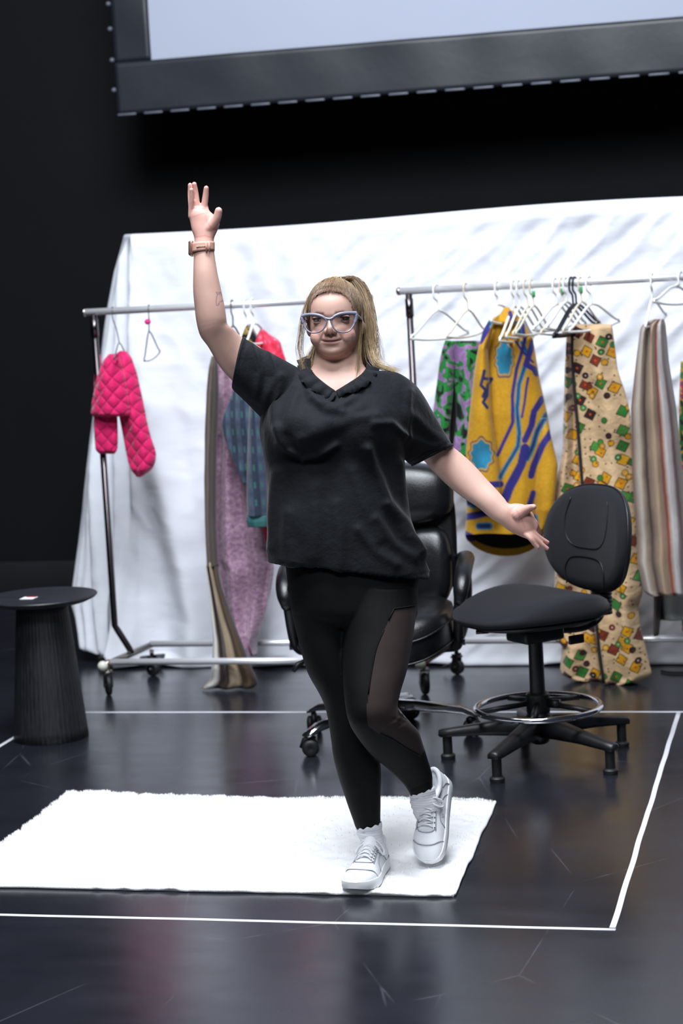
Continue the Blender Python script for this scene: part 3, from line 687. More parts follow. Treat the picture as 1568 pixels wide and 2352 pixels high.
# --- yellow print shirt
def yellow():
    m = MC('yellow_print_cloth', .75, .5, 260, .3, 90, .2)
    YEL, DRK, TEA = np.array(lin((198, 146, 12))), np.array(lin((34, 28, 112))), np.array(lin((24, 118, 150)))
    NV = np.array(lin((24, 30, 84))); OCH = np.array(lin((168, 118, 8)))
    c2 = lambda pts: [(960+.2635*a, 700+.2635*b) for a, b in pts]
    purple = [([(905, 130), (930, 320), (860, 560), (820, 800), (825, 1020), (760, 1170), (690, 1310)], 26), ([(1000, 330), (940, 520), (1010, 560), (1030, 600)], 40),
              ([(850, 320), (920, 420), (1000, 500)], 20), ([(960, 640), (930, 820), (905, 980)], 20), ([(1080, 820), (1010, 930), (990, 1050), (930, 1180)], 44),
              ([(1160, 1110), (1080, 1230), (1010, 1400), (985, 1490)], 46), ([(930, 1250), (900, 1390), (800, 1580), (760, 1690)], 60), ([(410, 1850), (500, 1835), (640, 1800)], 50),
              ([(620, 1570), (720, 1565)], 44), ([(400, 2000), (470, 2030)], 50), ([(1000, 1640), (970, 1740)], 40), ([(540, 320), (600, 210)], 40), ([(800, 70), (820, 150)], 30)]
    teal = [([(930, 540), (880, 700), (860, 900), (880, 1120), (870, 1230), (780, 1380), (715, 1510)], 26), ([(1120, 960), (1040, 1100), (1000, 1230), (950, 1340)], 34),
            ([(905, 330), (960, 440), (1000, 320)], 22), ([(430, 1720), (480, 1745)], 40), ([(530, 1930), (620, 1930)], 40), ([(560, 250), (620, 160)], 34), ([(870, 160), (890, 260)], 30), ([(1020, 1850), (1030, 1950)], 30)]
    med = [(750, 470, 75, 150), (550, 1310, 95, 130)]
    scr = [[(575, 575), (560, 640), (640, 645)], [(560, 640), (545, 700), (590, 745), (565, 800)], [(640, 645), (605, 700), (600, 790), (565, 850), (600, 895)]]
    g = Fbm(2, .09, 2, 6, seed=4)
    def paint(v, soft=1):
        x, y, _ = proj(v); X = (x-960)/.2635; Y = (y-700)/.2635
        w = g(np.c_[x, y]*.5)*1.6; X = X+w; Y = Y+w
        c = np.tile(YEL, (len(v), 1)); k = np.clip(.5+.5*g(np.c_[x, y]*.6), 0, 1)[:, None]; c = c*(1-.35*k)+OCH*.35*k
        def put(mask, colr): 
            nonlocal c; mk = np.clip(mask, 0, 1)[:, None]; c = c*(1-mk)+colr*mk
        for pl, wd_ in teal:
            wd_ *= 1.45
            d = segdist(X, Y, pl); put((wd_/2+6-d)/7, TEA); put((wd_/2-8-d)/6, NV)
        for pl, wd_ in purple: put((wd_*.72-segdist(X, Y, pl))/7, DRK)
        for cx, cy, rx, ry in med:
            r = np.hypot((X-cx)/rx, (Y-cy)/ry)*(1+.08*np.sin(9*np.arctan2(Y-cy, X-cx)))
            put((1.22-r)*12, NV); put((1.12-r)*12, YEL); put((1.0-r)*12, TEA*(.8+.5*k))
        for pl in scr: put((17-segdist(X, Y, pl))/6, NV)
        return c
    rt = empty('yellow_print_shirt', (A(1160, 1250)[0], YR, A(1160, 1285)[2]), 'mustard yellow shirt with blue stripes and medallions on the right rack', 'shirt')
    # body: open below, back hem lower than the front hem
    rs = [(707, 1160, 1168, .012), (720, 1150, 1185, .03), (738, 1122, 1200, .05), (779, 1112, 1223, .07), (871, 1104, 1237, .09), (950, 1092, 1254), (1016, 1082, 1264), (1066, 1076, 1266), (1140, 1070, 1262), (1215, 1066, 1248), (1232, 1065, 1236)]
    a = np.array([list(r)+[.1]*(4-len(r)) for r in rs]); m_, n = 250, 220
    yy = np.linspace(0, 1, m_); t = np.arange(n)/n*2*math.pi; c = np.cos(t); s = np.sin(t); V = []
    fb = Fbm(2, 1.0, 3, 6, seed=8)
    for q in yy:
        y0 = 707+(1232-707)*q; x_l = np.interp(y0, a[:, 0], a[:, 1]); x_r = np.interp(y0, a[:, 0], a[:, 2]); h = np.interp(y0, a[:, 0], a[:, 3])
        y = y0+q**6*(np.where(s > 0, 58, -10)*np.abs(s))
        b = aty((x_l+x_r)/2+c*(x_r-x_l)/2, y, YR); b[:, 1] += s*h+q*.014*np.sin(c*5+1+q*2)*(s < .3)+.006*q*fb(np.c_[c*3, np.full(n, q*5)])+.05*q
        V.append(b)
    V = np.concatenate(V); build('body', V, loftf(m_, n, True, False), m, rt, col=paint(V))
    mk = M('interior_shade_black', (10, 10, 12), .9)
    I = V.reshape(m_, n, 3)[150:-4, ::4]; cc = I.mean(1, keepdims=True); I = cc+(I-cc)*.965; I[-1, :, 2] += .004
    build('inner_layer', I.reshape(-1, 3), loftf(I.shape[0], I.shape[1], True, False), mk, rt)  # black inner shell standing in for the unlit shade inside the shirt
    v, f, u = cloth([(735, 1122, 1140, .012), (760, 1108, 1130, .03), (800, 1098, 1120), (860, 1087, 1124), (960, 1076, 1130), (1040, 1069, 1140), (1110, 1068, 1149), (1150, 1069, 1150), (1160, 1072, 1148, .02)], 230, 90, YR-.10, .045, 1.2, .008, 3)
    build('sleeve', v, f, m, rt, col=paint(v))
    v, f, u = cloth([(960, 1240, 1256, .02), (1020, 1236, 1270), (1066, 1230, 1281), (1122, 1226, 1277), (1169, 1229, 1271), (1216, 1231, 1247, .015)], 90, 50, YR-.02, .04, 1, .006, 3)
    build('sleeve', v, f, m, rt, col=paint(v))
    v, f, u = cloth([(706, 1158, 1168, .01), (722, 1148, 1184, .025), (738, 1130, 1192, .03), (746, 1128, 1188, .02)], 30, 60, YR-.055, .03, 2, .005, 3)
    build('collar', v, f, m, rt, col=paint(v))
yellow()

# --- beige motif print trousers
def beige():
    t = NT('beige_motif_print'); u = uvnode(t)
    base = t.mix(t.noise(u, 3, 4), lin((182, 152, 114)), lin((206, 176, 138)))
    c = base
    cols = [(0, lin((196, 138, 14))), (.2, lin((44, 110, 40))), (.4, lin((112, 44, 24))), (.58, lin((50, 26, 28))), (.74, lin((206, 150, 20))), (.87, lin((66, 128, 50)))]
    for k, (sc, th, metric) in enumerate([(1.6, .26, 'CHEBYCHEV'), (2.0, .21, 'EUCLIDEAN')]):
        mp = t.n('ShaderNodeMapping'); mp.inputs['Location'].default_value = (k*3.3, k*1.7, 0); mp.inputs['Rotation'].default_value = (0, 0, .5+k*.7); t.l(u, mp.inputs[0])
        v = t.n('ShaderNodeTexVoronoi', voronoi_dimensions='2D', distance=metric, i_Scale=sc, i_Randomness=.75); t.l(mp.outputs[0], v.inputs['Vector'])
        sx = t.n('ShaderNodeSeparateColor'); t.l(v.outputs['Color'], sx.inputs[0]); d = v.outputs['Distance']
        keep = t.val(sx.outputs[1], 'GREATER_THAN', .22+k*.3)
        fil = t.ramp(sx.outputs[0], cols, 'CONSTANT')
        o = t.val(t.val(d, 'LESS_THAN', th+.05), 'MULTIPLY', keep); i = t.val(t.val(d, 'LESS_THAN', th), 'MULTIPLY', keep)
        pt = t.val(t.val(t.val(d, 'LESS_THAN', .06), 'MULTIPLY', keep), 'MULTIPLY', t.val(sx.outputs[2], 'GREATER_THAN', .45))
        c = t.mix(o, c, lin((48, 36, 30))); c = t.mix(i, c, fil); c = t.mix(pt, c, lin((190, 180, 176)) if k else lin((190, 70, 20)))
    w = t.n('ShaderNodeTexVoronoi', voronoi_dimensions='2D', i_Scale=5.0); t.l(u, w.inputs['Vector']); sq = t.n('ShaderNodeSeparateColor'); t.l(w.outputs['Color'], sq.inputs[0])
    dots = t.val(t.val(w.outputs['Distance'], 'LESS_THAN', .17), 'MULTIPLY', t.val(sq.outputs[0], 'GREATER_THAN', .72)); c = t.mix(dots, c, lin((70, 52, 42)))
    t.bump(t.noise(u, 2.2, 3), .4, .02); m = t.fin(c, .8, 0, .2, .2)
    mk = M('dark_seam_cloth', (22, 20, 24), .85)
    rt = empty('motif_print_trousers', (A(1370, 1500)[0], YR, A(1370, 1571)[2]), 'beige trousers with colourful motif print behind the stool backrest', 'trousers')
    v, f, u = cloth([(745, 1318, 1404, .02), (752, 1312, 1406), (779, 1312, 1409), (848, 1314, 1417), (898, 1318, 1434), (950, 1322, 1447), (1043, 1328, 1451), (1111, 1334, 1453), (1200, 1340, 1460), (1300, 1348, 1468), (1364, 1356, 1474), (1397, 1362, 1464), (1447, 1366, 1470), (1489, 1372, 1481), (1552, 1382, 1496), (1562, 1385, 1480), (1571, 1386, 1440, .02)], 300, 100, YR-.0, .045, 3.2, .018, 3)
    build('trouser_leg', v, f, m, rt, uv=planar(v))
    v, f, u = cloth([(766, 1300, 1312, .012), (800, 1298, 1316), (858, 1295, 1320), (937, 1294, 1322), (1030, 1290, 1328), (1095, 1278, 1334), (1161, 1272, 1342), (1300, 1274, 1352), (1360, 1271, 1360), (1439, 1267, 1368), (1470, 1270, 1370), (1482, 1290, 1372), (1548, 1285, 1382), (1556, 1304, 1384), (1562, 1330, 1384, .02)], 300, 90, YR+.06, .045, 2.6, .018, 6)
    build('trouser_leg', v, f, m, rt, uv=planar(v))
    sl = [(758, 1313), (860, 1316), (980, 1326), (1100, 1336), (1250, 1346), (1400, 1366), (1500, 1376), (1570, 1386)]
    build('inner_seam', *tube([A(x, y, YR-.05+(.012 if i < 2 else 0)) for i, (y, x) in enumerate(sl)], .006, 8, samples=50), mk, rt)
beige()

# --- striped satin cloth and the garment at the photo edge
def stripes():
    st = [(0, (92, 66, 62)), (.06, (140, 118, 104)), (.14, (186, 178, 168)), (.24, (160, 142, 126)), (.31, (66, 54, 54)), (.38, (132, 112, 96)), (.47, (166, 144, 122)), (.58, (156, 130, 108)), (.63, (128, 50, 46)), (.67, (158, 128, 112)), (.73, (192, 192, 194)), (.83, (140, 132, 130)), (.89, (92, 56, 58)), (.95, (138, 124, 114)), (1, (126, 120, 114))]
    m = mat_stripes('cream_rust_striped_satin', st, .03); m2 = mat_stripes('grey_striped_satin', [(0, (60, 54, 52)), (.18, (64, 58, 54)), (.25, (176, 178, 174)), (.7, (186, 188, 184)), (1, (160, 160, 158))], .03)
    rt = empty('striped_cloth', (A(1505, 1400)[0], YR, A(1505, 1460)[2]), 'brown, cream and rust striped satin cloth hanging right of the stool backrest', 'cloth')
    v, f, u = cloth([(733, 1500, 1524, .012), (745, 1474, 1528, .03), (760, 1468, 1529), (832, 1459, 1535), (937, 1448, 1552), (1096, 1451, 1568), (1227, 1461, 1580), (1292, 1462, 1584), (1361, 1479, 1586), (1368, 1490, 1586, .02)], 240, 130, YR-.115, .035, 6, .014, 5)
    build('front_layer', v, f, m, rt, uv=u)
    v, f, u = cloth([(1280, 1500, 1590, .02), (1360, 1502, 1590), (1418, 1510, 1590), (1424, 1512, 1590, .02)], 60, 60, YR+.05, .03, 3, .008, 5)
    build('back_layer', v, f, m2, rt, uv=u)
    v, f, u = cloth([(1340, 1500, 1522, .015), (1400, 1500, 1518), (1450, 1499, 1514), (1460, 1500, 1512, .01)], 40, 30, YR+.02, .02, 2, .006, 5)
    build('tie_end', v, f, M('dark_satin', (70, 62, 60), .4), rt)
    t = NT('bright_print_cloth'); n = t.noise(t.coord(), 16, 3, .5, .5)
    m = t.fin(t.ramp(n, [(0, lin((20, 20, 26))), (.42, lin((22, 110, 50))), (.5, lin((210, 150, 20))), (.57, lin((180, 30, 100))), (.64, lin((18, 90, 60)))], 'CONSTANT'), .7)
    v, f, u = cloth([(830, 1563, 1610, .02), (900, 1559, 1620), (1100, 1557, 1630), (1300, 1560, 1640), (1450, 1566, 1640)], 80, 40, YR+.14, .04, 2, .01, 5)
    tag(build('bright_print_dress', v, f, m), 'dark garment with green, yellow and pink print at the right photo edge', 'dress')
stripes()
build_c = build('cable', *tube([fl(np.array(x), np.array(y), .006) for x, y in ((1518., 1541.), (1535., 1544.), (1568., 1545.), (1640., 1546.))], .005, 8, samples=16), m_rubber)
tag(build_c, 'short black cable end lying on the floor at the right', 'cable')

# ------------------------------------------------------------------ round side table
def make_table():
    c = fl(np.array(118.), np.array(1693.)); tc = None
    d = ray(np.array(94.), np.array(1362.)); k = (c@fv-CP@fv)/1.0; tz = (CP+d*k)[2]
    h = float(tz)
    root = empty('side_table', c, 'black round side table with tapered ribbed pedestal at the left', 'table')
    mt = NT('black_stained_wood'); co = mt.coord(); g = mt.noise(mt.mapv(co, (1, 14, 1)), 6, 5); cc = mt.ramp(g, [(.3, lin((24, 25, 29))), (.7, lin((44, 46, 54)))]); mt.bump(g, .15, .003); m = mt.fin(cc, .42)
    R = .207
    build('table_top', *lathe([(.001, h-.024), (R-.035, h-.024), (R-.008, h-.012), (R, h-.004), (R-.002, h), (.001, h)], 72, c), m, root, sharp=40)
    n = 48*4; a = np.arange(n)/n*2*math.pi; V = []
    for s in np.linspace(0, 1, 14):
        r = .138+(.092-.138)*s; rib = .0016*np.abs(np.cos(a*24))**.5
        V.append(np.c_[(r+rib)*np.cos(a), (r+rib)*np.sin(a), np.full(n, s*(h-.023))]+c)
    mp = NT('black_ribbed_pedestal'); co = mp.coord(); g = mp.noise(mp.mapv(co, (60, 60, 3)), 3, 4); m2 = mp.fin(mp.ramp(g, [(.35, lin((16, 16, 19))), (.7, lin((36, 37, 42)))]), .5)
    v, f = loft(V); build('pedestal', v, f, m2, root)
    b = c.copy()
    s0 = CP+ray(np.array(66.), np.array(1374.))*((h+.001-CH)/ray(np.array(66.), np.array(1374.))[2])
    st = empty('sticker', s0, 'small white and red label lying on the round side table', 'label')
    build('paper', *rbox(.052, .05, .0014, 0, c=s0+np.array([0, 0, .0007])), M('white_paper', (235, 235, 238), .6), st, smooth=False)
    build('red_band', *rbox(.036, .012, .0006, 0, c=s0+np.array([.004, .018, .0017])), M('red_ink', (205, 40, 40), .6), st, smooth=False)
make_table()

# ------------------------------------------------------------------ drafting stool
def make_stool():
    C = np.array([-.955, 6.52, 0]); root = empty('drafting_stool', C, 'black fabric drafting stool with chrome foot ring and fixed feet', 'stool')
    # five-star base from the feet seen on the floor
    feet = [fl(np.array(float(x)), np.array(float(y))) for x, y in ((1030, 1743), (1165, 1795), (1428, 1769), (1437, 1705))]
    a0 = math.atan2(feet[0][1]-C[1], feet[0][0]-C[0]); R = .315
    for k in range(5):
        a = a0+k*2*math.pi/5; d = np.array([math.cos(a), math.sin(a), 0]); s = np.array([-d[1], d[0], 0])
        rr = []
        for q, w, zt, zb in ((.02, .034, .150, .085), (.10, .031, .142, .088), (.2, .027, .125, .088), (R-.01, .024, .108, .082), (R+.02, .022, .104, .080), (R+.028, .014, .100, .084)):
            pr = [(-w, zb), (-w, (zt+zb)/2), (-w*.75, zt-.004), (-w*.4, zt), (w*.4, zt), (w*.75, zt-.004), (w, (zt+zb)/2), (w, zb)]
            rr.append([C+d*q+s*y+np.array([0, 0, z]) for y, z in pr])
        v, f = loft(rr); leg = build('base_leg', v, f, m_blackplastic, root)
        pf = C+d*R; build('glide', *lathe([(.024, 0), (.025, .006), (.025, .014), (.021, .018), (.0165, .02), (.0165, .085)], 20, pf), m_rubber, leg, sharp=40)
    build('hub', *lathe([(.02, .055), (.03, .06), (.045, .09), (.045, .15), (.036, .165), (.03, .17)], 28, C), m_blackplastic, root, sharp=40)
    zs = .455
    build('column_shroud', *lathe([(.034, .165), (.034, .20), (.0265, .205), (.0245, zs-.045), (.021, zs-.042)], 24, C), m_blackplastic, root, sharp=40)
    build('gas_lift', *tube([C+np.array([0, 0, zs-.06]), C+np.array([0, 0, zs])], .0145, 18), m_chrome, root)
    # foot ring
    t = np.linspace(0, 2*math.pi, 72, endpoint=False); zr = .180; RR_ = .208
    ringp = C+np.c_[RR_*np.cos(t), RR_*np.sin(t), np.full(72, zr)]
    build('foot_ring', *tube(ringp, .0105, 12, closed=True), m_chrome, root)
    build('ring_collar', *lathe([(.036, .16), (.04, .165), (.04, .225), (.034, .23)], 24, C), m_blackplastic, root, sharp=40)
    for k in range(5):
        a = a0+.35+k*2*math.pi/5; d = np.array([math.cos(a), math.sin(a), 0])
        build('ring_spoke', *tube([C+d*.03+np.array([0, 0, .195]), C+d*.12+np.array([0, 0, .186]), C+d*(RR_-.004)+np.array([0, 0, zr-.004])], .0095, 10), m_blackplastic, root)
    build('ring_knob', *tube([C+np.array([.04, -.01, .195]), C+np.array([.075, -.02, .195])], .016, 12), m_blackplastic, root)
    # seat: faces left and towards the camera
    ang = math.radians(224); fw = np.array([math.cos(ang), math.sin(ang), 0]); sd = np.array([-fw[1], fw[0], 0]); zz = np.array([0, 0, 1.0])
    Ms = basis(fw, sd, zz, C+np.array([0, 0, zs+.035]))
    n = 64; th = np.arange(n)/n*2*math.pi
    ox = .25*spow(np.cos(th), 2.7); oy = (.225-.02*np.cos(th))*spow(np.sin(th), 2.6)
    def surf(k, z0, top):
        x = ox*k; y = oy*k; z = np.full(n, z0)
        if top: z = z+.018*np.cos(np.clip(x/.235, -1, 1)*2.2+.4)*1.0-.024*np.clip((x-.1)/.135, 0, 1)**2+.010*np.abs(y/.22)**2*(1-np.clip(x/.2, 0, 1))
        else: z = z-.010*np.clip((x-.1)/.135, 0, 1)**2
        return np.c_[x+.02, y, z]
    rings = [surf(.86, .004, False), surf(.97, .008, False), surf(1.0, .02, False), surf(.995, .034, False), surf(.96, .045, True), surf(.88, .055, True), surf(.7, .058, True), surf(.45, .055, True), surf(.2, .053, True), surf(.02, .053, True)]
    v, f = loft(rings); build('seat_cushion', xf(v, Ms), f, m_blackfab, root)
    sh = [surf(.5, -.03, False), surf(.75, -.02, False), surf(.93, .0, False), surf(.9, .004, False)]
    v, f = loft(sh); build('seat_shell', xf(v, Ms), f, m_blackplastic, root)
    v, f = rbox(.16, .12, .045, .01, 2, (0.0, 0, -.06)); build('seat_mechanism', xf(v, Ms), f, m_blackplastic, root)
    lv = MB(); w = lambda x, y, z: xf(np.array([[x, y, z]]), Ms)[0]
    base = w(.02, .0, -.065)
    tip = aty(np.array(1093.), np.array(1452.), float(base[1]-.10)); mid = aty(np.array(1140.), np.array(1451.), float(base[1]-.08)); st = aty(np.array(1205.), np.array(1449.), float(base[1]-.03))
    lv.add(*tube([tip, mid, st, base], .004, 8)); lev = build('lever', lv, None, m_blackplastic, root)
    build('lever_grip', *tube([tip, tip+(mid-tip)*.6], [.0075, .006], 8), m_blackplastic, lev)
    v, f = rbox(.06, .012, .03, .004, 2, (-.08, .12, -.075)); build('lever', xf(v, Ms), f, m_blackplastic, root)
    # back upright and backrest
    up = [w(-.08, 0, -.06), w(-.20, 0, -.065), w(-.262, 0, -.04), w(-.283, 0, .02), w(-.285, 0, .08), w(-.29, 0, .15)]
    v, f = tube(up, .026, 12, flat=.5, samples=26); build('back_bar', v, f, m_blackplastic, root)
    for k in range(8):
        v, f = tube([w(-.283, 0, -.03+k*.013), w(-.283, 0, -.022+k*.013)], .036, 14); build('bellows_ring', v, f, m_rubber, root)
    tilt = math.radians(7); bz = nrm(zz*math.cos(tilt)-fw*math.sin(tilt)); bx = np.cross(sd, bz)
    Bo = w(-.275, 0, .232); Mb = basis(fw*math.cos(tilt)+zz*math.sin(tilt), sd, bz, Bo)
    hw, hh = .226, .178
    def bring(k, xo, curve=.035):
        s = np.sin(th); c = np.cos(th); y = hw*k*spow(c, 2.7)*(1-.10*s*(s > 0)+.02*s); z = hh*k*spow(s, 2.5)
        return np.c_[xo+curve*(y/hw)**2*1.1-.012*(z/hh)**2, y, z]
    rings = [bring(.02, -.02), bring(.6, -.02), bring(.9, -.016), bring(.985, -.004), bring(1.0, .010), bring(.985, .024), bring(.94, .034), bring(.8, .040), bring(.5, .044), bring(.25, .044), bring(.02, .044)]
    v, f = loft(rings); build('back_cushion', xf(v, Mb), f, m_blackfab, root)
    rs = bring(1.004, .012); build('piping', *tube(xf(rs, Mb), .0042, 8, closed=True), m_blackplastic, root)
    def seamc(pts): return [xf(np.array([[.044+.035*1.1*(y/hw)**2-.012*(z/hh)**2+.0005, y, z]]), Mb)[0] for y, z in pts]
    build('stitch_seam', *tube(seamc([(-.10, .13), (-.115, .06), (-.105, .0), (-.07, -.03), (0, -.036), (.07, -.03), (.105, 0), (.115, .06), (.10, .13)]), .0022, 6, samples=40), m_blackplastic, root)
    build('stitch_seam', *tube(seamc([(-.10, -.165), (-.105, -.11), (-.08, -.075), (0, -.066), (.08, -.075), (.105, -.11), (.10, -.165)]), .0022, 6, samples=40), m_blackplastic, root)
make_stool()

# ------------------------------------------------------------------ leather office chair
def make_office_chair():
    C = np.array([-1.55, 6.79, 0]); root = empty('office_chair', C, 'black leather executive office chair on casters behind the person', 'chair')
    zz = np.array([0, 0, 1.0])
    for k in range(5):
        a = math.radians(228+72*k); d = np.array([math.cos(a), math.sin(a), 0]); s = np.array([-d[1], d[0], 0]); rr = []
        for q, w, zt, zb in ((.03, .030, .150, .10), (.12, .028, .140, .105), (.22, .025, .122, .095), (.28, .024, .112, .085), (.315, .023, .095, .074), (.335, .018, .082, .070)):
            pr = [(-w, zb), (-w, (zt+zb)/2), (-w*.7, zt-.004), (0, zt), (w*.7, zt-.004), (w, (zt+zb)/2), (w, zb)]
            rr.append([C+d*q+s*y+np.array([0, 0, z]) for y, z in pr])
        v, f = loft(rr); leg = build('base_leg', v, f, m_chrome, root)
        p = C+d*.315; wa = a+1.0+k*.7; wd_ = np.array([math.cos(wa), math.sin(wa), 0]); wq = np.array([-wd_[1], wd_[0], 0]); cs = MB()
        for sg in (-1, 1):
            v, f = lathe([(.004, -.009), (.022, -.010), (.029, -.006), (.030, 0), (.029, .006), (.022, .010), (.012, .012), (.004, .008)], 22)
            cs.add(xf(v, basis(wq, zz, wd_*sg, p+wd_*sg*.016+zz*.030)), f)
        ct = build('caster', cs, None, m_rubber, root)
        build('caster_hood', *tube([p+zz*.03+wq*-.028, p+zz*.058+wq*-.018, p+zz*.065, p+zz*.058+wq*.018], .014, 10, flat=.8), m_blackplastic, ct)
        build('caster_stem', *tube([p+zz*.055, p+zz*.085], .007, 8), m_steel, ct)
    build('hub', *lathe([(.03, .08), (.04, .09), (.04, .15), (.03, .165), (.026, .17)], 24, C), m_chrome, root)
    build('gas_lift', *lathe([(.026, .16), (.026, .30), (.018, .302), (.018, .33)], 20, C), m_blackplastic, root, sharp=40)
    ang = math.radians(90+6); bk = np.array([math.cos(ang), math.sin(ang), 0]); sd = np.array([bk[1], -bk[0], 0])   # bk: towards the back, sd: image right
    Mc = basis(sd, bk, zz, C+zz*.0); W = lambda v: xf(np.atleast_2d(np.asarray(v, float)), Mc)
    n = 64; th = np.arange(n)/n*2*math.pi
    build('seat_plate', *(lambda vf: (W(vf[0]), vf[1]))(rbox(.24, .22, .05, .01, 2, (0, 0, .325))), m_blackplastic, root)
    def sring(k, z, drop=.0):
        x = .272*k*spow(np.cos(th), 3.2); y = .265*k*spow(np.sin(th), 3.2); fz = np.clip((-y-.12)/.145, 0, 1)**2
        return np.c_[x, y-.03, z-drop*fz]
    rings = [sring(.8, .345, .02), sring(.96, .35, .03), sring(1, .38, .05), sring(1.0, .44, .055), sring(.97, .475, .05), sring(.88, .49, .045), sring(.6, .493, .035), sring(.3, .49, .03), sring(.02, .488, .03)]
    v, f = loft(rings); build('seat_cushion', W(v), f, m_leather, root)
    for zq in (.375, .45): 
        s_ = sring(1.004, zq, .053); build('piping', *tube(W(s_), .004, 8, closed=True), m_leather, root)
    # backrest shell and pads, leaning back
    def back(z): return .20+.16*(z-.5)*.9
    def pad(nm, x0, x1, z0, z1, dep, th_, ex=3.4, mat=m_leather, off=0.):
        cx, cz = (x0+x1)/2, (z0+z1)/2; hx, hz = (x1-x0)/2, (z1-z0)/2; rings = []
        for k, yo in ((.05, -dep), (.5, -dep*.98), (.78, -dep*.86), (.93, -dep*.55), (1, -dep*.1), (1.0, th_*.6), (.95, th_), (.05, th_)):
            x = cx+hx*k*spow(np.cos(th), ex); z = cz+hz*k*spow(np.sin(th), ex)
            y = back(z)+yo+off-.03*(x/.28)**2*1.0
            rings.append(np.c_[x, y, z])
        v, f = loft(rings); return build(nm, W(v), f, mat, root)
    pad('back_shell', -.272, .272, .42, .955, .02, .05, 3.6, m_leather, .03)
    pad('headrest', -.27, .27, .735, .965, .075, .03, 3.2)
    pad('back_cushion', .075, .255, .45, .735, .06, .03, 3.2); pad('back_cushion', -.255, -.075, .45, .735, .06, .03, 3.2); pad('back_cushion', -.085, .085, .45, .735, .062, .03, 3.2)
    for x in (-.09, .09):
        build('headrest_seam', *tube(W([(x, back(z)-.076+(.02 if z > .93 or z < .77 else 0), z) for z in (.75, .78, .85, .92, .955)]), .003, 6, samples=20), m_leather, root)
    for s in (-1, 1):
        pts = [(s*.285, .235, .615), (s*.305, .17, .63), (s*.315, .07, .63), (s*.315, -.04, .615), (s*.312, -.105, .585), (s*.307, -.135, .55), (s*.302, -.14, .52)]
        v, f = tube(W(pts), [.022, .028, .031, .031, .030, .027, .02], 16, flat=.62, samples=36, round_ends=True)
        arm = build('armrest', v, f, m_leather, root)
        build('arm_support', *tube(W([(s*.300, -.125, .53), (s*.29, -.10, .40), (s*.283, -.06, .355), (s*.262, -.02, .335), (s*.1, 0, .33)]), .019, 12, samples=30), m_blackplastic, arm)
        build('arm_support', *tube(W([(s*.30, .20, .615), (s*.302, .17, .48), (s*.285, .10, .37), (s*.262, .05, .34)]), .022, 12, samples=24), m_blackplastic, arm)
        build('arm_bolt', *tube(W([(s*.285, -.07, .36), (s*.31, -.07, .36)]), .012, 10), m_chrome, arm)
    build('tilt_lever', *tube(W([(-.1, -.02, .32), (-.24, -.05, .315), (-.285, -.07, .295), (-.30, -.085, .275)]), [.006, .006, .011, .008], 10), m_blackplastic, root)
make_office_chair()

# ------------------------------------------------------------------ the person
MATZ = .016
PX = D0/FPX                                   # metres per pixel at the person's depth
person = empty('person', fl(np.array(860.), np.array(2015.)), 'person in black polo and leggings waving one arm, on the white mat', 'person')
def PP(pts): return np.array([P(np.array(float(a[0])), np.array(float(a[1])), a[2]) for a in pts])
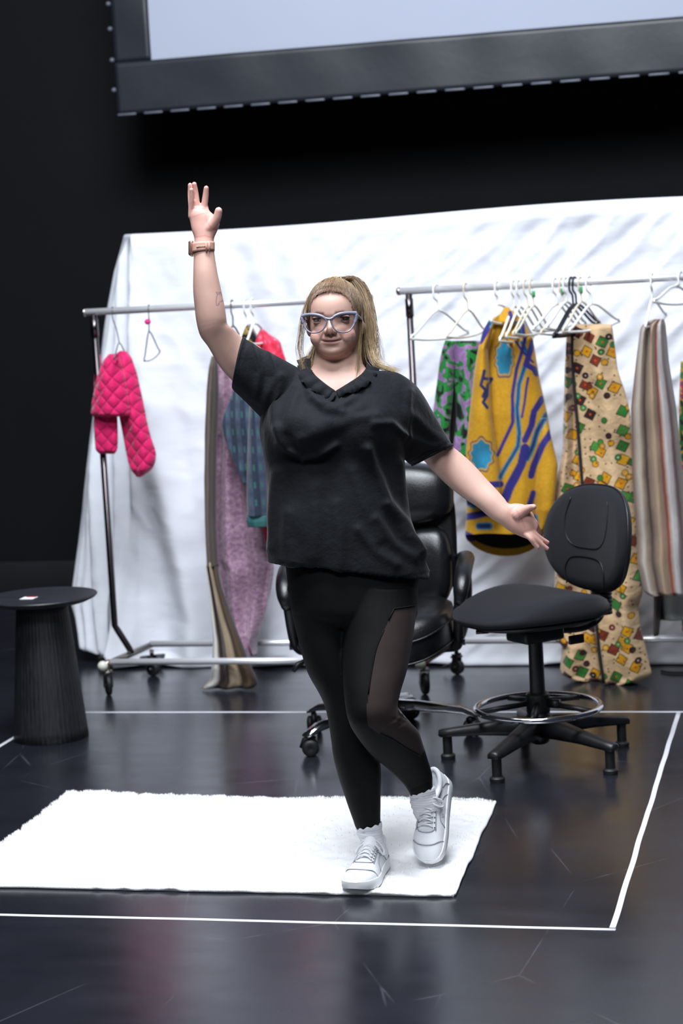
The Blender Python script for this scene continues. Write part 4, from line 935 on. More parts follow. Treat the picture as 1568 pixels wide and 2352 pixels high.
# head frame: x towards image right, y the way the face looks, z up
psi = math.radians(9); fh = nrm(np.r_[fv[:2], 0]); rh = np.array([fh[1], -fh[0], 0.0])
hy = -fh*math.cos(psi)-rh*math.sin(psi); hz = np.array([0, 0, 1.0]); hx = rh*math.cos(psi)-fh*math.sin(psi)
ptc = math.radians(-2); hy, hz = hy*math.cos(ptc)+hz*math.sin(ptc), hz*math.cos(ptc)-hy*math.sin(ptc)
HO = P(np.array(769.), np.array(736.), -.005)
def Hh(p): p = np.atleast_2d(np.asarray(p, float)); return HO+p[:, :1]*hx+p[:, 1:2]*hy+p[:, 2:3]*hz
def toH(v): q = v-HO; return np.c_[q@hx, q@hy, q@hz]
EX = .0345; EZ = .0075
def make_body():
    mb = MB()
    def R(rs, m, n=36, e=2.1): mb.add(*rows(rs, m, n, e))
    # raised arm
    R([(640, 845, 612, 940, -.02, .050), (600, 800, 572, 905, -.04, .050), (562, 779, 537, 878, -.06, .050), (546, 766, 505, 843, -.085, .046), (533, 753, 478, 797, -.11, .042), (522, 744, 459, 770, -.128, .040), (520, 733, 451, 740, -.135, .041), (516, 705, 447, 707, -.14, .041),
       (508, 667, 443.5, 668, -.145, .038), (499.6, 628, 443.7, 629, -.15, .033), (493, 588, 445, 589, -.15, .0265), (491, 560, 446, 561, -.15, .023), (492, 546, 446, 547, -.15, .021), (500, 528, 440, 528, -.15, .020), (504, 512, 436, 508, -.15, .018), (494, 496, 432.5, 495, -.15, .0165), (481, 484, 432, 487, -.149, .0145), (478, 473, 433.5, 480, -.148, .011)], 90)
    # lowered arm
    R([(905, 880, 892, 985, .0, .052), (950, 915, 925, 1010, .03, .050), (1000, 965, 950, 1040, .07, .046), (1039, 1025, 978, 1063, .095, .043), (1052, 1036, 990, 1078, .10, .042), (1063, 1045, 1002, 1090, .10, .041), (1084, 1064, 1027.5, 1115, .095, .040), (1117, 1100, 1063, 1143, .08, .036), (1145, 1130, 1099, 1167, .06, .031), (1159, 1146, 1127, 1191, .048, .0255), (1168, 1157, 1149, 1204, .04, .022),
       (1184, 1156, 1165, 1217, .038, .020), (1206, 1160, 1185, 1228, .036, .019), (1223, 1178, 1204, 1236, .036, .017), (1231, 1196, 1217, 1240, .038, .014), (1235, 1208, 1225, 1240, .039, .010)], 70)
    def fin(pts, r): q = PP(pts); mb.add(*tube(q, np.array(r)*PX, 14, True, samples=16))
    fin([(466, 492, -.149), (469, 472, -.150), (472, 450, -.154), (473.5, 432, -.160)], [8.2, 7.6, 7.0, 5.8])
    fin([(453, 492, -.149), (452, 472, -.148), (449.5, 446, -.150), (446, 423, -.157)], [8, 7.3, 6.7, 5.6])
    fin([(440, 494, -.146), (439, 474, -.142), (437, 448, -.140), (436.5, 425, -.145)], [7.4, 6.8, 6.2, 5.3])
    fin([(439, 497, -.152), (438.5, 480, -.156), (440, 459, -.163), (439.5, 436, -.171)], [7.2, 6.4, 5.9, 5.0])
    fin([(470, 532, -.154), (488, 516, -.162), (498, 500, -.170), (502, 484, -.176)], [13, 11.5, 9.8, 8.4])
    fin([(1188, 1182, .028), (1206, 1171, .016), (1219, 1166, .002), (1225.5, 1164, -.012)], [17, 12, 8.2, 6.6])
    fin([(1220, 1192, .036), (1229, 1203, .045), (1235, 1217, .06), (1237.5, 1228, .075)], [8.5, 7.5, 6.6, 5.4])
    fin([(1214, 1212, .034), (1228, 1227, .030), (1243, 1238, .036), (1257, 1246, .042)], [8.4, 7.0, 6.0, 5.0])
    fin([(1210, 1220, .032), (1225, 1233, .024), (1241, 1248, .028), (1256, 1260, .032)], [8, 6.8, 5.9, 5.0])
    fin([(1204, 1224, .032), (1218, 1237, .020), (1226, 1248, .022), (1234, 1258, .025)], [7.4, 6.3, 5.5, 4.7])
    # torso and neck
    R([(728, 770, 826, 772, .025, .052), (724, 800, 828, 800, .022, .054), (721, 826, 831, 824, .02, .058), (716, 843, 836, 841, .019, .064), (702, 857, 852, 855, .016, .072), (672, 872, 882, 870, .012, .081), (640, 889, 915, 889, .008, .090), (622, 930, 918, 935, .0, .10), (622, 1000, 915, 1000, -.01, .115), (630, 1100, 905, 1100, .0, .105), (640, 1200, 925, 1205, .0, .11), (672, 1300, 944, 1312, .0, .112), (690, 1380, 930, 1390, .0, .10)], 60, 48, 2.3)
    # legs inside the leggings
    R([(700, 1360, 800, 1370, .0, .075), (712, 1505, 795, 1510, 0, .065), (762, 1640, 845, 1640, .0, .048), (778, 1750, 862, 1750, .02, .045), (800, 1832, 866, 1828, .04, .036), (820, 1885, 869, 1880, .056, .029), (828, 1908, 871, 1902, .062, .027), (834, 1945, 872, 1945, .062, .022)], 40, 28)
    R([(815, 1360, 925, 1370, -.03, .075), (806, 1500, 920, 1500, -.08, .068), (808, 1620, 905, 1605, -.115, .052), (845, 1705, 945, 1668, -.07, .045), (890, 1757, 965, 1722, -.01, .040), (930, 1798, 985, 1772, .045, .031), (946, 1824, 989, 1806, .067, .0265), (954, 1848, 998, 1832, .08, .025), (968, 1872, 1005, 1862, .09, .022)], 40, 28)
    # head
    n = 56; th = np.arange(n)/n*2*math.pi; hd = cr([(-.094, .014, .072, .050), (-.088, .032, .083, .030), (-.076, .048, .0885, .0), (-.055, .060, .0885, -.04), (-.03, .0665, .0885, -.075), (0, .0685, .087, -.09), (.03, .0705, .090, -.095), (.06, .0685, .083, -.092), (.083, .058, .064, -.077), (.100, .036, .036, -.05), (.106, .012, .010, -.02)], 60)
    V = []
    for z, w, yf, yb in hd:
        c = np.cos(th); s = np.sin(th); cy = (yf+yb)*.5*.55; x = w*spow(c, 2.25); y = cy+np.where(s > 0, (yf-cy)*spow(s, 2.1), (cy-yb)*s); V.append(Hh(np.c_[x, y, np.full(n, z)]))
    mb.add(*loft(V))
    for s in (-1, 1):
        v, f = ellip((0, 0, 0), (.030, .028, .030), 16, 10); mb.add(Hh(v+np.array([s*.033, .052, -.042])), f)     # cheeks
        v, f = ellip((0, 0, 0), (.010, .017, .028), 16, 10); mb.add(Hh(v+np.array([s*.0725, -.006, -.014])), f)  # ears
        v, f = ellip((0, 0, 0), (.0072, .009, .0075), 12, 8); mb.add(Hh(v+np.array([s*.0105, .0915, -.0245])), f)    # nostril wings
    v, f = ellip((0, 0, 0), (.048, .044, .026), 20, 12); mb.add(Hh(v+np.array([0, .028, -.082])), f)             # soft under-chin
    mb.add(*tube(Hh([(0, .082, .010), (0, .089, -.004), (0, .098, -.018), (0, .097, -.023)]), [.006, .0065, .0088, .0092], 16, True, samples=14))
    v, f, nn = remesh(mb, .0021, 4, .5)
    hq = toH(v); hce = np.array([0, -.004, .014]); hrad = np.array([.0765, .1005, .0985]); un = (hq-hce)/hrad; nr = np.linalg.norm(un, axis=1)
    isl = (hq[:, 2] > -.06) & (nr < 1.25) & (np.abs(hq[:, 0]) < .09); azh = np.abs(np.arctan2(un[:, 0], un[:, 1])); elh = np.arcsin(np.clip(un[:, 2]/np.maximum(nr, 1e-6), -1, 1))
    lim = np.interp(azh, [0, .35, .6, .8, .95, 1.15, 1.35, 1.6, 3.2], [.80, .72, .58, .47, .29, .06, -.12, -.30, -.6])
    k_ = np.clip((elh-lim)/.10, 0, 1)*isl; tgt = np.minimum(nr, .962); v = v+((hce+un*(tgt/np.maximum(nr, 1e-6))[:, None]*hrad-hq)*k_[:, None])@np.array([hx, hy, hz])
    # face details
    q = toH(v); x, y, z = q.T; face = (y > .02) & (z > -.11) & (z < .09) & (np.abs(x) < .075)
    G = lambda cx, cz, sx, sz: np.exp(-((x-cx)**2/sx**2+(z-cz)**2/sz**2))
    ax = np.abs(x); d = np.zeros(len(v))
    GS = lambda cx, cz, sx, sz: np.exp(-((ax-cx)**2/sx**2+(z-cz)**2/sz**2))
    d -= .0085*GS(.031, EZ-.001, .018, .012)                      # eye sockets
    d += .0022*np.exp(-((z-.021-.06*np.clip(ax-.02, 0, .02))/.006)**2)*np.exp(-((ax-.03)/.024)**2)     # brow ridge
    lid = np.abs((z-EZ)/(.0125*np.clip(1-((ax-EX)/.0185)**2, .05, 1)))
    d += .0012*np.exp(-((lid-1)/.22)**2)*(np.abs(ax-EX) < .018)
    ml = -.0510+4.4*x**2                                     # mouth line, smiling
    wv = np.clip(1-(x/.0225)**2, 0, 1)
    d += .0045*np.exp(-((z-ml-.0052)/.0036)**2)*wv**.7*(1-.25*np.exp(-(x/.004)**2)) + .0042*np.exp(-((z-ml+.0055)/.0042)**2)*wv**.8
    d -= .0045*np.exp(-((z-ml)/.0016)**2)*np.clip(1-(x/.029)**2, 0, 1)**.4
    d -= .0022*GS(.0265, -.0505+4.4*.0265**2, .0035, .004)
    nl = segdist(ax*1000, z*1000, [(15, -22), (24, -36), (32, -52)]); d -= .0018*np.exp(-(nl/3.0)**2); d += .0010*np.exp(-((segdist(ax*1000, z*1000, [(20, -20), (31, -36), (38, -50)]))/6)**2)
    d -= .003*np.exp(-((z+.067)/.0045)**2)*np.exp(-(x/.016)**2); d += .0055*G(0, -.080, .017, .010)
    d -= .0025*GS(.0062, -.0315, .0032, .003)                # nostrils
    d -= .0018*np.exp(-((x)/.0035)**2)*np.exp(-((z+.0385)/.004)**2)
    d = np.where(face & (y > .045), d, 0)
    v = v+d[:, None]*hy*np.clip((nn@hy)*1.5, .2, 1)[:, None]
    # colours of skin, lips, brows, tattoo, nails
    px, py, dd = proj(v); skin = np.array(lin((206, 168, 153))); c = np.tile(skin, (len(v), 1))
    def put(k, colr):
        nonlocal c; k = np.clip(k, 0, 1)[:, None]; c = c*(1-k)+np.array(lin(colr))*k
    fm = face & (y > .04)
    put(fm*.30*GS(.04, -.03, .022, .018), (208, 128, 118)); put(fm*.35*G(0, -.028, .013, .012), (206, 132, 120))
    lips = np.exp(-((z-ml-.0042)/.0038)**2)*wv**.5+np.exp(-((z-ml+.0045)/.0038)**2)*wv**.6; put(fm*np.clip(lips*1.1, 0, 1)*.6, (172, 104, 100))
    put(fm*np.exp(-((z-ml)/.0013)**2)*np.clip(1-(x/.029)**2, 0, 1)**.4*.9, (88, 40, 38))
    bz = .0245+.10*np.clip(ax-.012, 0, .022)-.5*np.clip(ax-.036, 0, 1); put(fm*1.0*np.exp(-((z-bz)/.0046)**2)*np.clip((ax-.011)/.006, 0, 1)*np.clip((.057-ax)/.008, 0, 1), (92, 64, 48))
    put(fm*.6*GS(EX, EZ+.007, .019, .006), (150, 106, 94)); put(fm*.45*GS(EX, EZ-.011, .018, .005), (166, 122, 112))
    put(fm*GS(.0062, -.0315, .0028, .0022)*.8, (90, 50, 44))
    hand = ((py < 546) & (px < 520)) | ((px > 1165) & (py > 1140)); put(hand*.35, (214, 150, 142))
    tip = ((py < 436) & (px < 480)) | ((px > 1248) & (py > 1235)); put(tip*.35, (210, 134, 130))
    for cr_ in ([(440, 479), (455, 476), (470, 480)], [(444, 498), (460, 492), (478, 488)], [(484, 522), (474, 508), (472, 494)], [(446, 545), (470, 541), (490, 546)], [(1150, 1168), (1160, 1180), (1164, 1196)], [(1186, 1172), (1196, 1190), (1205, 1212)]):
        put(.45*np.exp(-(segdist(px, py, cr_)/1.6)**2)*hand*(dd < .06), (186, 112, 104))
    tat = [[(496, 671), (499, 676), (504, 676), (506, 671), (502, 673), (497, 671)], [(499, 677), (497, 684), (496, 692), (497, 701), (500, 702), (504, 698), (501, 697)], [(503, 694), (508, 693), (510, 690), (512, 692)], [(506, 672), (509, 675), (508, 679)]]
    for pl in tat: put(.75*np.exp(-(segdist(px, py, pl)/1.0)**2)*(px < 530), (120, 98, 112))
    t = NT('skin'); a = t.n('ShaderNodeVertexColor', layer_name='Col').outputs[0]; co = t.coord()
    k = t.mix(t.noise(co, 40, 4), (.93, .90, .89), (1.06, 1.05, 1.05)); cc = t.mix(1.0, a, k, 'MULTIPLY'); t.bump(t.noise(co, 700, 2), .12, .001)
    t.b.inputs['Subsurface Weight'].default_value = .12; t.b.inputs['Subsurface Radius'].default_value = (.012, .005, .003); t.b.inputs['Subsurface Scale'].default_value = .5
    m = t.fin(cc, .5, 0, .4)
    build('body', v, f, m, person, col=c, recalc=False)
    # eyes
    mw = M('eye_white', (128, 119, 115), .2, 0, .03); mi = M('iris', (36, 34, 33), .2, 0, .3, 400); mp = M('pupil', (8, 8, 8), .1); ml_ = M('eyelash', (44, 32, 28), .7)  # eye white greyed, so the shade over the eyes is in its colour
    for s in (-1, 1):
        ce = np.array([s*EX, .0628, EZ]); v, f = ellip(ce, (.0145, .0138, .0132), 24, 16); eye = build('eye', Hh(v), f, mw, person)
        g = np.array([.03, 1, .03]); g = nrm(g); e1 = nrm(np.cross(g, [0, 0, 1])); e2 = np.cross(g, e1)
        for nm, r0_, off, mt in (('iris', .0074, .0120, mi), ('pupil', .0032, .0135, mp)):
            v, f = lathe([(.0001, .0012), (r0_*.6, .0009), (r0_, -.0008), (r0_, -.003)], 20); build(nm, Hh(v@np.array([e1, e2, g])+ce+g*off), f, mt, eye)
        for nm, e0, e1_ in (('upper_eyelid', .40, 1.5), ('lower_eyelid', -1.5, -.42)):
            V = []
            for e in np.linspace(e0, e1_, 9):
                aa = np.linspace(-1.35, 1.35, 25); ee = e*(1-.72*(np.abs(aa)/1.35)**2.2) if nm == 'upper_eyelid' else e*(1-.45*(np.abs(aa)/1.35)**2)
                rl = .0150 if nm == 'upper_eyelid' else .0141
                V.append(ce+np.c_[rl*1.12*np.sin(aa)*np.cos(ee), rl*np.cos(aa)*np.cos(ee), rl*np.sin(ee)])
            V = np.array(V); lid_o = build(nm, Hh(V.reshape(-1, 3)), loftf(9, 25, False, False, False), m, eye, col=np.tile(np.array(lin((178, 134, 120) if nm == 'upper_eyelid' else (204, 164, 150))), (225, 1)))  # upper lid browner than the skin, standing for shadow on the lid
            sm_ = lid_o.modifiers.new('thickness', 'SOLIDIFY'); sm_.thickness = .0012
        up = [tuple(ce+np.array([.0157*1.12*math.sin(a_)*math.cos(.2), .0159*math.cos(a_), .0159*math.sin(.40*(1-.72*(abs(a_)/1.35)**2.2))])) for a_ in np.linspace(-1.3, 1.3, 13)]
        build('eyelash', *tube(Hh(up), [.0005]+[.0017]*11+[.0007], 6), ml_, eye)
make_body()

# ---- hair
def strands(polys, rr, name, mat, parent, cols):
    V = []; n = 3; F = []; Cc = []; o = 0
    a = np.arange(n)/n*2*math.pi; cache = {}; FA = []
    for p, r, c in zip(polys, rr, cols):
        t = np.gradient(p, axis=0); t /= np.maximum(np.linalg.norm(t, axis=1), 1e-9)[:, None]; S = np.cross(t, np.array([.31, .87, .38])); S /= np.maximum(np.linalg.norm(S, axis=1), 1e-6)[:, None]; B = np.cross(t, S); m = len(p)
        taper = np.interp(np.linspace(0, 1, m), [0, .12, .6, 1], [.25, 1, 1, .4])*r
        ring = p[:, None]+taper[:, None, None]*(np.cos(a)[None, :, None]*S[:, None]+np.sin(a)[None, :, None]*B[:, None])
        V.append(ring.reshape(-1, 3)); Cc.append(np.repeat(c, n, 0))
        if m not in cache: cache[m] = np.array(loftf(m, n, False, False))
        FA.append(cache[m]+o); o += m*n
    F = np.concatenate(FA).tolist()
    return build(name, np.concatenate(V), F, mat, parent, col=np.concatenate(Cc), recalc=False)
def make_hair():
    g = np.random.default_rng(21); mh = MC('blonde_hair', .42, 0, var=.25, vs=120, spec=.5)
    DK, MD, BL = np.array(lin((84, 63, 47))), np.array(lin((142, 112, 82))), np.array(lin((216, 190, 146)))
    ce = np.array([0, -.004, .014]); rad = np.array([.0765, .1005, .0985])
    T = nrm(np.array([.10, -.30, .95]))
    def dirn(p): return nrm((p-ce)/rad)
    hl = [(-.074, -.03, -.035), (-.0735, .006, -.022), (-.0705, .028, -.004), (-.0655, .044, .018), (-.060, .056, .042), (-.052, .064, .062), (-.036, .073, .079), (-.013, .078, .088), (.013, .078, .088), (.036, .073, .080), (.052, .064, .064), (.060, .056, .044), (.0655, .044, .02), (.0705, .028, .0), (.0735, .006, -.012), (.074, -.03, -.03), (.06, -.07, -.05), (.0, -.10, -.055), (-.06, -.07, -.05)]
    hc = cr(hl+[hl[0]], 400)
    polys = []; rs = []; cs = []
    for i in range(7500):
        k = g.integers(0, 400); r_ = hc[k]+g.normal(0, .0034, 3)*np.array([1, .4, 1.5]); a = dirn(r_); ra = np.linalg.norm((hc[k]-ce)/rad); jit = nrm(T+g.normal(0, .03, 3)); m = 13
        s0 = g.uniform(0, .3) if g.random() < .45 else 0
        w = np.linspace(s0, 1, m); om = math.acos(np.clip(a@jit, -1, 1)); D = (np.sin((1-w)*om)[:, None]*a+np.sin(w*om)[:, None]*jit)/math.sin(om)
        b0 = np.clip(w/.22, 0, 1); b0 = b0*b0*(3-2*b0); lift = (ra*.972)*(1-b0)+b0*(.995+.035*np.sin(np.pi*np.clip(w*1.05, 0, 1))*g.uniform(.6, 1.25))+.03*w**3+b0*g.normal(0, .005)
        p = ce+D*rad*lift[:, None]; p += .0012*(b0*np.sin(w*9+g.uniform(0, 6)))[:, None]*g.normal(0, .6, 3)
        polys.append(Hh(p)); rs.append(g.uniform(.0004, .0006)); b = g.uniform(0, 1)
        c0 = DK*(1-.35*b)+MD*.35*b; c1 = (MD*.7+DK*.15)*(1-b*.6)+BL*.75*b
        cc_ = c0+(c1-c0)*w[:, None]**1.2; k2 = np.clip(1-(w-s0)/.08, 0, 1)[:, None]*.6*(s0 == 0); cs.append(cc_*(1-k2)+np.array(lin((186, 148, 126)))*k2)
    # fluffy crown by the tie
    for i in range(260):
        a = nrm(T+g.normal(0, .20, 3)); b_ = nrm(T+g.normal(0, .10, 3)); m = 8; w = np.linspace(0, 1, m)
        D = a*(1-w)[:, None]+b_*w[:, None]; p = ce+D*rad*(1.02+.05*np.sin(np.pi*w)*g.uniform(.3, 1.4))[:, None]
        polys.append(Hh(p)); rs.append(.0007); k = g.uniform(.3, 1); cs.append(np.tile(MD*(1-k)+BL*k, (m, 1)))
    Tw = Hh(ce+nrm(T+np.array([.03, -.12, 0]))*rad*.99)[0]
    def tail(ctrl, n, spread0, spread1, cm, rad_=(.00045, .00075), m=20, start=None):
        for i in range(n):
            q = PP(ctrl); off = np.clip(g.normal(0, 1, 3), -1.9, 1.9); m_ = len(q); sp = np.linspace(spread0, spread1, m_)*g.uniform(.2, 1.1); sp[1] *= .5
            q = q+off[None]*sp[:, None]*np.array([1, 1, .6]); q[0] = (Tw if start is None else start)+g.normal(0, .005, 3)
            p = cr(q, m); p += (np.linspace(0, 1, m)**1.3)[:, None]*.004*np.sin(np.linspace(0, 14, m)+g.uniform(0, 6))[:, None]*g.normal(0, .8, 3)
            polys.append(p); rs.append(g.uniform(*rad_)); w = np.linspace(0, 1, m)[:, None]; b = g.uniform(.0, 1)
            cs.append((MD*.35+DK*.45+(MD*.5+BL*.2)*.7*b*b)*(1-w*cm)+BL*w*cm*(.55+.45*b))
    tail([(786, 640, .07), (803, 639, .085), (822, 660, .095), (836, 700, .09), (843, 760, .075), (845, 815, .065), (843, 862, .07)], 1500, .009, .0150, .38)
    tail([(786, 640, .07), (804, 642, .075), (822, 668, .07), (836, 712, .045), (842, 770, .03), (845, 820, .03), (842, 850, .06)], 500, .007, .011, .45)
    tail([(786, 640, .07), (804, 642, .08), (826, 676, .08), (846, 740, .05), (852, 800, .02), (866, 838, -.02), (905, 853, -.02)], 130, .007, .010, .95)
    tail([(786, 640, .07), (806, 640, .08), (834, 686, .08), (860, 760, .06), (874, 820, .05), (878, 850, .05)], 26, .008, .014, .4, (.0003, .0004))
    tail([(740, 760, .075), (722, 800, .065), (712, 836, .03), (706, 860, .0), (716, 866, -.02)], 260, .006, .013, .9, (.0004, .0007), 18, P(np.array(750.), np.array(740.), .08))
    st = P(np.array(712.), np.array(676.), -.015)
    tail([(712, 676, -.015), (701, 700, -.03), (694, 732, -.035), (688, 775, -.03), (685, 800, -.03), (691, 830, -.04), (703, 862, -.05)], 26, .003, .007, .5, (.0003, .0005), 24, st)
    tail([(712, 676, -.015), (704, 704, -.035), (700, 742, -.045), (694, 790, -.04), (696, 830, -.045)], 10, .002, .004, .4, (.0003, .0005), 18, st)
    tail([(818, 680, -.01), (828, 705, -.025), (829, 740, -.035), (826, 790, -.04), (822, 850, -.05), (815, 875, -.07)], 22, .002, .006, .5, (.0003, .0005), 18, P(np.array(818.), np.array(680.), -.01))
    strands(polys, rs, 'hair', mh, person, cs)
    core = cr(np.c_[PP([(792, 648, .075), (822, 664, .09), (836, 704, .085), (842, 760, .072), (844, 812, .065), (843, 850, .066)]), [.012, .017, .021, .022, .019, .010]], 30)
    v, f = tube(core[:, :3], core[:, 3], 18, flat=.8); build('ponytail', v, f, mh, person, col=np.tile(MD*.75+DK*.25, (len(v), 1)))
    # scalp layer under the strands
    n = 60; th = np.arange(n)/n*2*math.pi; az = np.arctan2(hc[:, 0], hc[:, 1]-ce[1]); V = []
    order = np.argsort(az)
    el = (hc[:, 2]-ce[2])/rad[2]; es = np.interp(np.mod(th+math.pi, 2*math.pi)-math.pi, az[order], np.arcsin(np.clip(el[order], -.95, .95)), period=2*math.pi)
    for s in np.linspace(0, 1, 16):
        e = es+.06+(math.pi/2-es-.06)*s*.999; V.append(Hh(ce+np.c_[np.sin(th)*np.cos(e), np.cos(th)*np.cos(e), np.sin(e)]*rad*.985))
    v, f = loft(V, False, True); x = np.tile(MD*.45+DK*.5, (len(v), 1)); build('hair_underlayer', v, f, mh, person, col=x)
make_hair()

# ---- eyeglasses
def make_glasses():
    root = person
    mf = M('lavender_grey_acetate', (122, 122, 138), .38, 0, .06)
    Lp = [(693.5, 727), (703, 723.5), (716, 722.5), (730, 724), (743, 729), (749.5, 737), (747, 747), (741, 757), (731, 763), (718, 764.5), (708, 761), (701, 753), (696.5, 743), (694, 734)]
    Rp = [(817, 720), (806, 719), (792, 719.5), (778, 722), (766, 728), (760.5, 736), (763, 746), (769, 756.5), (779, 762.5), (792, 763.5), (802, 760), (809.5, 751), (815, 740), (817.5, 729)]
    def dep(x): return -.1165+.030*((x-757)/62.)**2*.75
    def ringp(L): return PP([(x, y, dep(x)) for x, y in L])
    rim = None
    t = NT('lens_glass'); gl = t.n('ShaderNodeBsdfGlossy', i_Roughness=.02); tr = t.n('ShaderNodeBsdfTransparent'); lw = t.n('ShaderNodeFresnel', i_IOR=1.45); mx = t.n('ShaderNodeMixShader')
    t.l(lw.outputs[0], mx.inputs[0]); t.l(tr.outputs[0], mx.inputs[1]); t.l(gl.outputs[0], mx.inputs[2]); t.l(mx.outputs[0], t.t.nodes['Material Output'].inputs['Surface']); mg = t.m
    fr = MB()
    for L in (Lp, Rp):
        q = ringp(L); qq = cr(np.vstack([q, q[:1]]), 65)[:-1]; yy = proj(qq)[1]; rr = np.interp(yy, [719, 730, 745, 764], [.0050, .0040, .0025, .0020])+.0016*np.exp(-(np.abs(proj(qq)[0]-756)-62)**2/60.)*(yy < 742)
        fr.add(*tube(qq, rr, 10, closed=True))
    fr.add(*tube(PP([(746, 731, dep(746)), (751, 732, dep(751)-.001), (757, 733, dep(757)-.002), (762, 731, dep(762)-.001), (766, 729, dep(766))]), .0036, 10, samples=14))
    rim = build('eyeglasses', fr, None, mf, root); rim['label'] = 'lavender grey cat-eye glasses'
    for L in (Lp, Rp):
        q = ringp(L); qq = cr(np.vstack([q, q[:1]]), 41)[:-1]; c = qq.mean(0); v = np.vstack([qq, c]); f = [(i, (i+1) % 40, 40) for i in range(40)]; build('lens', v, f, mg, rim)
    build('temple', *tube(PP([(816, 722, dep(817)+.003), (823, 727, -.07), (831, 736, -.02), (834, 742, .02)]), [.0042, .0036, .003, .0028], 8, samples=14), mf, rim)
    build('temple', *tube(PP([(694.5, 728, dep(694)+.003), (697, 730, -.06), (703, 737, -.01), (706, 742, .02)]), [.0042, .0036, .003, .0028], 8, samples=14), mf, rim)
make_glasses()

# ---- polo shirt
def make_shirt():
    mb = MB()
    mb.add(*rows([(716, 850, 838, 848, .015, .070, .075), (688, 852, 868, 854, .01, .088, .09), (648, 866, 912, 866, .01, .098, .10), (618, 905, 938, 910, .0, .115, .105), (604, 950, 942, 955, -.005, .140, .11), (598, 990, 936, 995, -.01, .150, .112), (605, 1046, 929, 1046, -.01, .140, .11), (612, 1103, 927, 1100, .0, .135, .11), (615, 1180, 938, 1188, .0, .140, .118), (614, 1237, 957, 1243, .0, .145, .126), (613, 1284, 984, 1306, .0, .148, .135), (614, 1291, 984, 1330, .0, .147, .134)], 70, 80, 2.5, True, True))
    # inner hem and lower rim is closed by the remesh; sleeves
    mb.add(*rows([(692, 848, 628, 980, .0, .085), (645, 822, 600, 955, -.02, .078), (606, 804, 574, 928, -.04, .070), (561, 776, 536, 892, -.062, .063)], 30, 48, 2.3))
    mb.add(*rows([(862, 852, 890, 1000, .0, .085), (905, 857, 915, 1030, .0, .085), (932, 870, 926, 1047, .01, .080), (958, 893, 930, 1056, .03, .074), (997, 954, 936, 1064, .06, .066), (1038, 1021, 946, 1068, .092, .060)], 36, 48, 2.3))
    v, f, nn = remesh(mb, .0042, 5, .5)
    x, y, dd = proj(v); front = np.clip(-(nn@fv)*1.6+.2, 0, 1); d = np.zeros(len(v))
    tors = np.clip((dd*-1+.02)/.06, 0, 1)*front
    # bust and belly form
    d += tors*(.019*np.exp(-(((x-702)/66)**2+((y-980)/58)**2))+.016*np.exp(-(((x-862)/62)**2+((y-975)/58)**2)))
    d -= tors*.014*np.exp(-(((x-778)/30)**2+((y-990)/60)**2))
    d -= tors*.018*np.exp(-(((x-700)/75)**2+((y-1062)/22)**2)); d -= tors*.005*np.exp(-(((x-868)/60)**2+((y-1055)/26)**2))
    d += tors*.010*np.exp(-(((x-770)/120)**2+((y-1190)/70)**2))
    def fold(pl, w, h): 
        nonlocal d; q = segdist(x, y, pl); d += front*1.4*h*np.exp(-(q/(w*1.35))**2)
    c4 = lambda L: [(480+.3827*a, 740+.3827*b) for a, b in L]
    for L, w, h in [([(430, 640), (470, 760), (560, 830), (650, 810), (760, 740)], 7, .010), ([(560, 700), (700, 660), (860, 590), (1000, 570)], 9, .006), ([(640, 640), (760, 590), (900, 520)], 10, .005),
                    ([(980, 620), (1080, 610), (1170, 680)], 6, .008), ([(950, 760), (1000, 900), (1060, 1080), (1150, 1200), (1250, 1380)], 9, .013), ([(1150, 850), (1165, 1000), (1200, 1120), (1290, 1400)], 8, .009),
                    ([(860, 900), (930, 1100), (1010, 1300)], 12, .006), ([(540, 400), (500, 520), (470, 640)], 9, .006), ([(430, 330), (400, 480), (400, 620), (430, 720)], 9, .007), ([(350, 200), (390, 330), (330, 480)], 8, .006),
                    ([(250, 150), (300, 300), (280, 450)], 7, .005), ([(600, 420), (680, 500), (760, 520), (860, 470)], 8, .008), ([(620, 470), (700, 540), (800, 545)], 7, .006), ([(1190, 420), (1180, 560), (1190, 700)], 7, .006), ([(1220, 560), (1300, 640), (1400, 720)], 9, .006),
                    ([(1230, 700), (1320, 740), (1420, 760)], 7, .005), ([(640, 1000), (640, 1200), (620, 1400)], 14, .005), ([(400, 900), (380, 1100), (370, 1350)], 10, .007), ([(760, 1100), (790, 1300), (780, 1480)], 12, .005), ([(480, 1150), (470, 1300), (490, 1440)], 10, .005),
                    ([(900, 1250), (1000, 1380), (1120, 1450)], 9, .006), ([(1000, 1180), (1100, 1330), (1230, 1420)], 8, .007), ([(1050, 1100), (1160, 1280), (1280, 1400)], 6, .006)]: fold(c4(L), w, h)
    wr = Fbm(3, 22, 3, 8, seed=31); d += .0022*wr(v)*np.clip((y-760)/60, 0, 1)
    hem = np.exp(-(segdist(x, y, [(614, 1284), (656, 1292), (729, 1305), (805, 1318), (863, 1326), (901, 1329), (958, 1322), (984, 1314)])/1.6)**2); d -= front*.003*hem
    sh1 = np.exp(-(segdist(x, y, [(567, 782), (552, 830), (546, 884)])/1.5)**2)+np.exp(-(segdist(x, y, [(1030, 1014), (940, 1059)])/1.5)**2); d -= .002*front*sh1
    v = v+nn*d[:, None]
    # neckline opening, sleeve mouths and hem mouth are cut open
    neck = [(712, 845), (722, 862), (738, 876), (769, 899), (806, 878), (830, 862), (842, 846), (842, 780), (712, 780)]
    fc = np.array([v[list(q)].mean(0) for q in f]); fx, fy, fd = proj(fc)
    cut = inpoly(fx, fy, neck) & (fd < .2)
    nf = np.array([nn[list(q)].mean(0) for q in f])
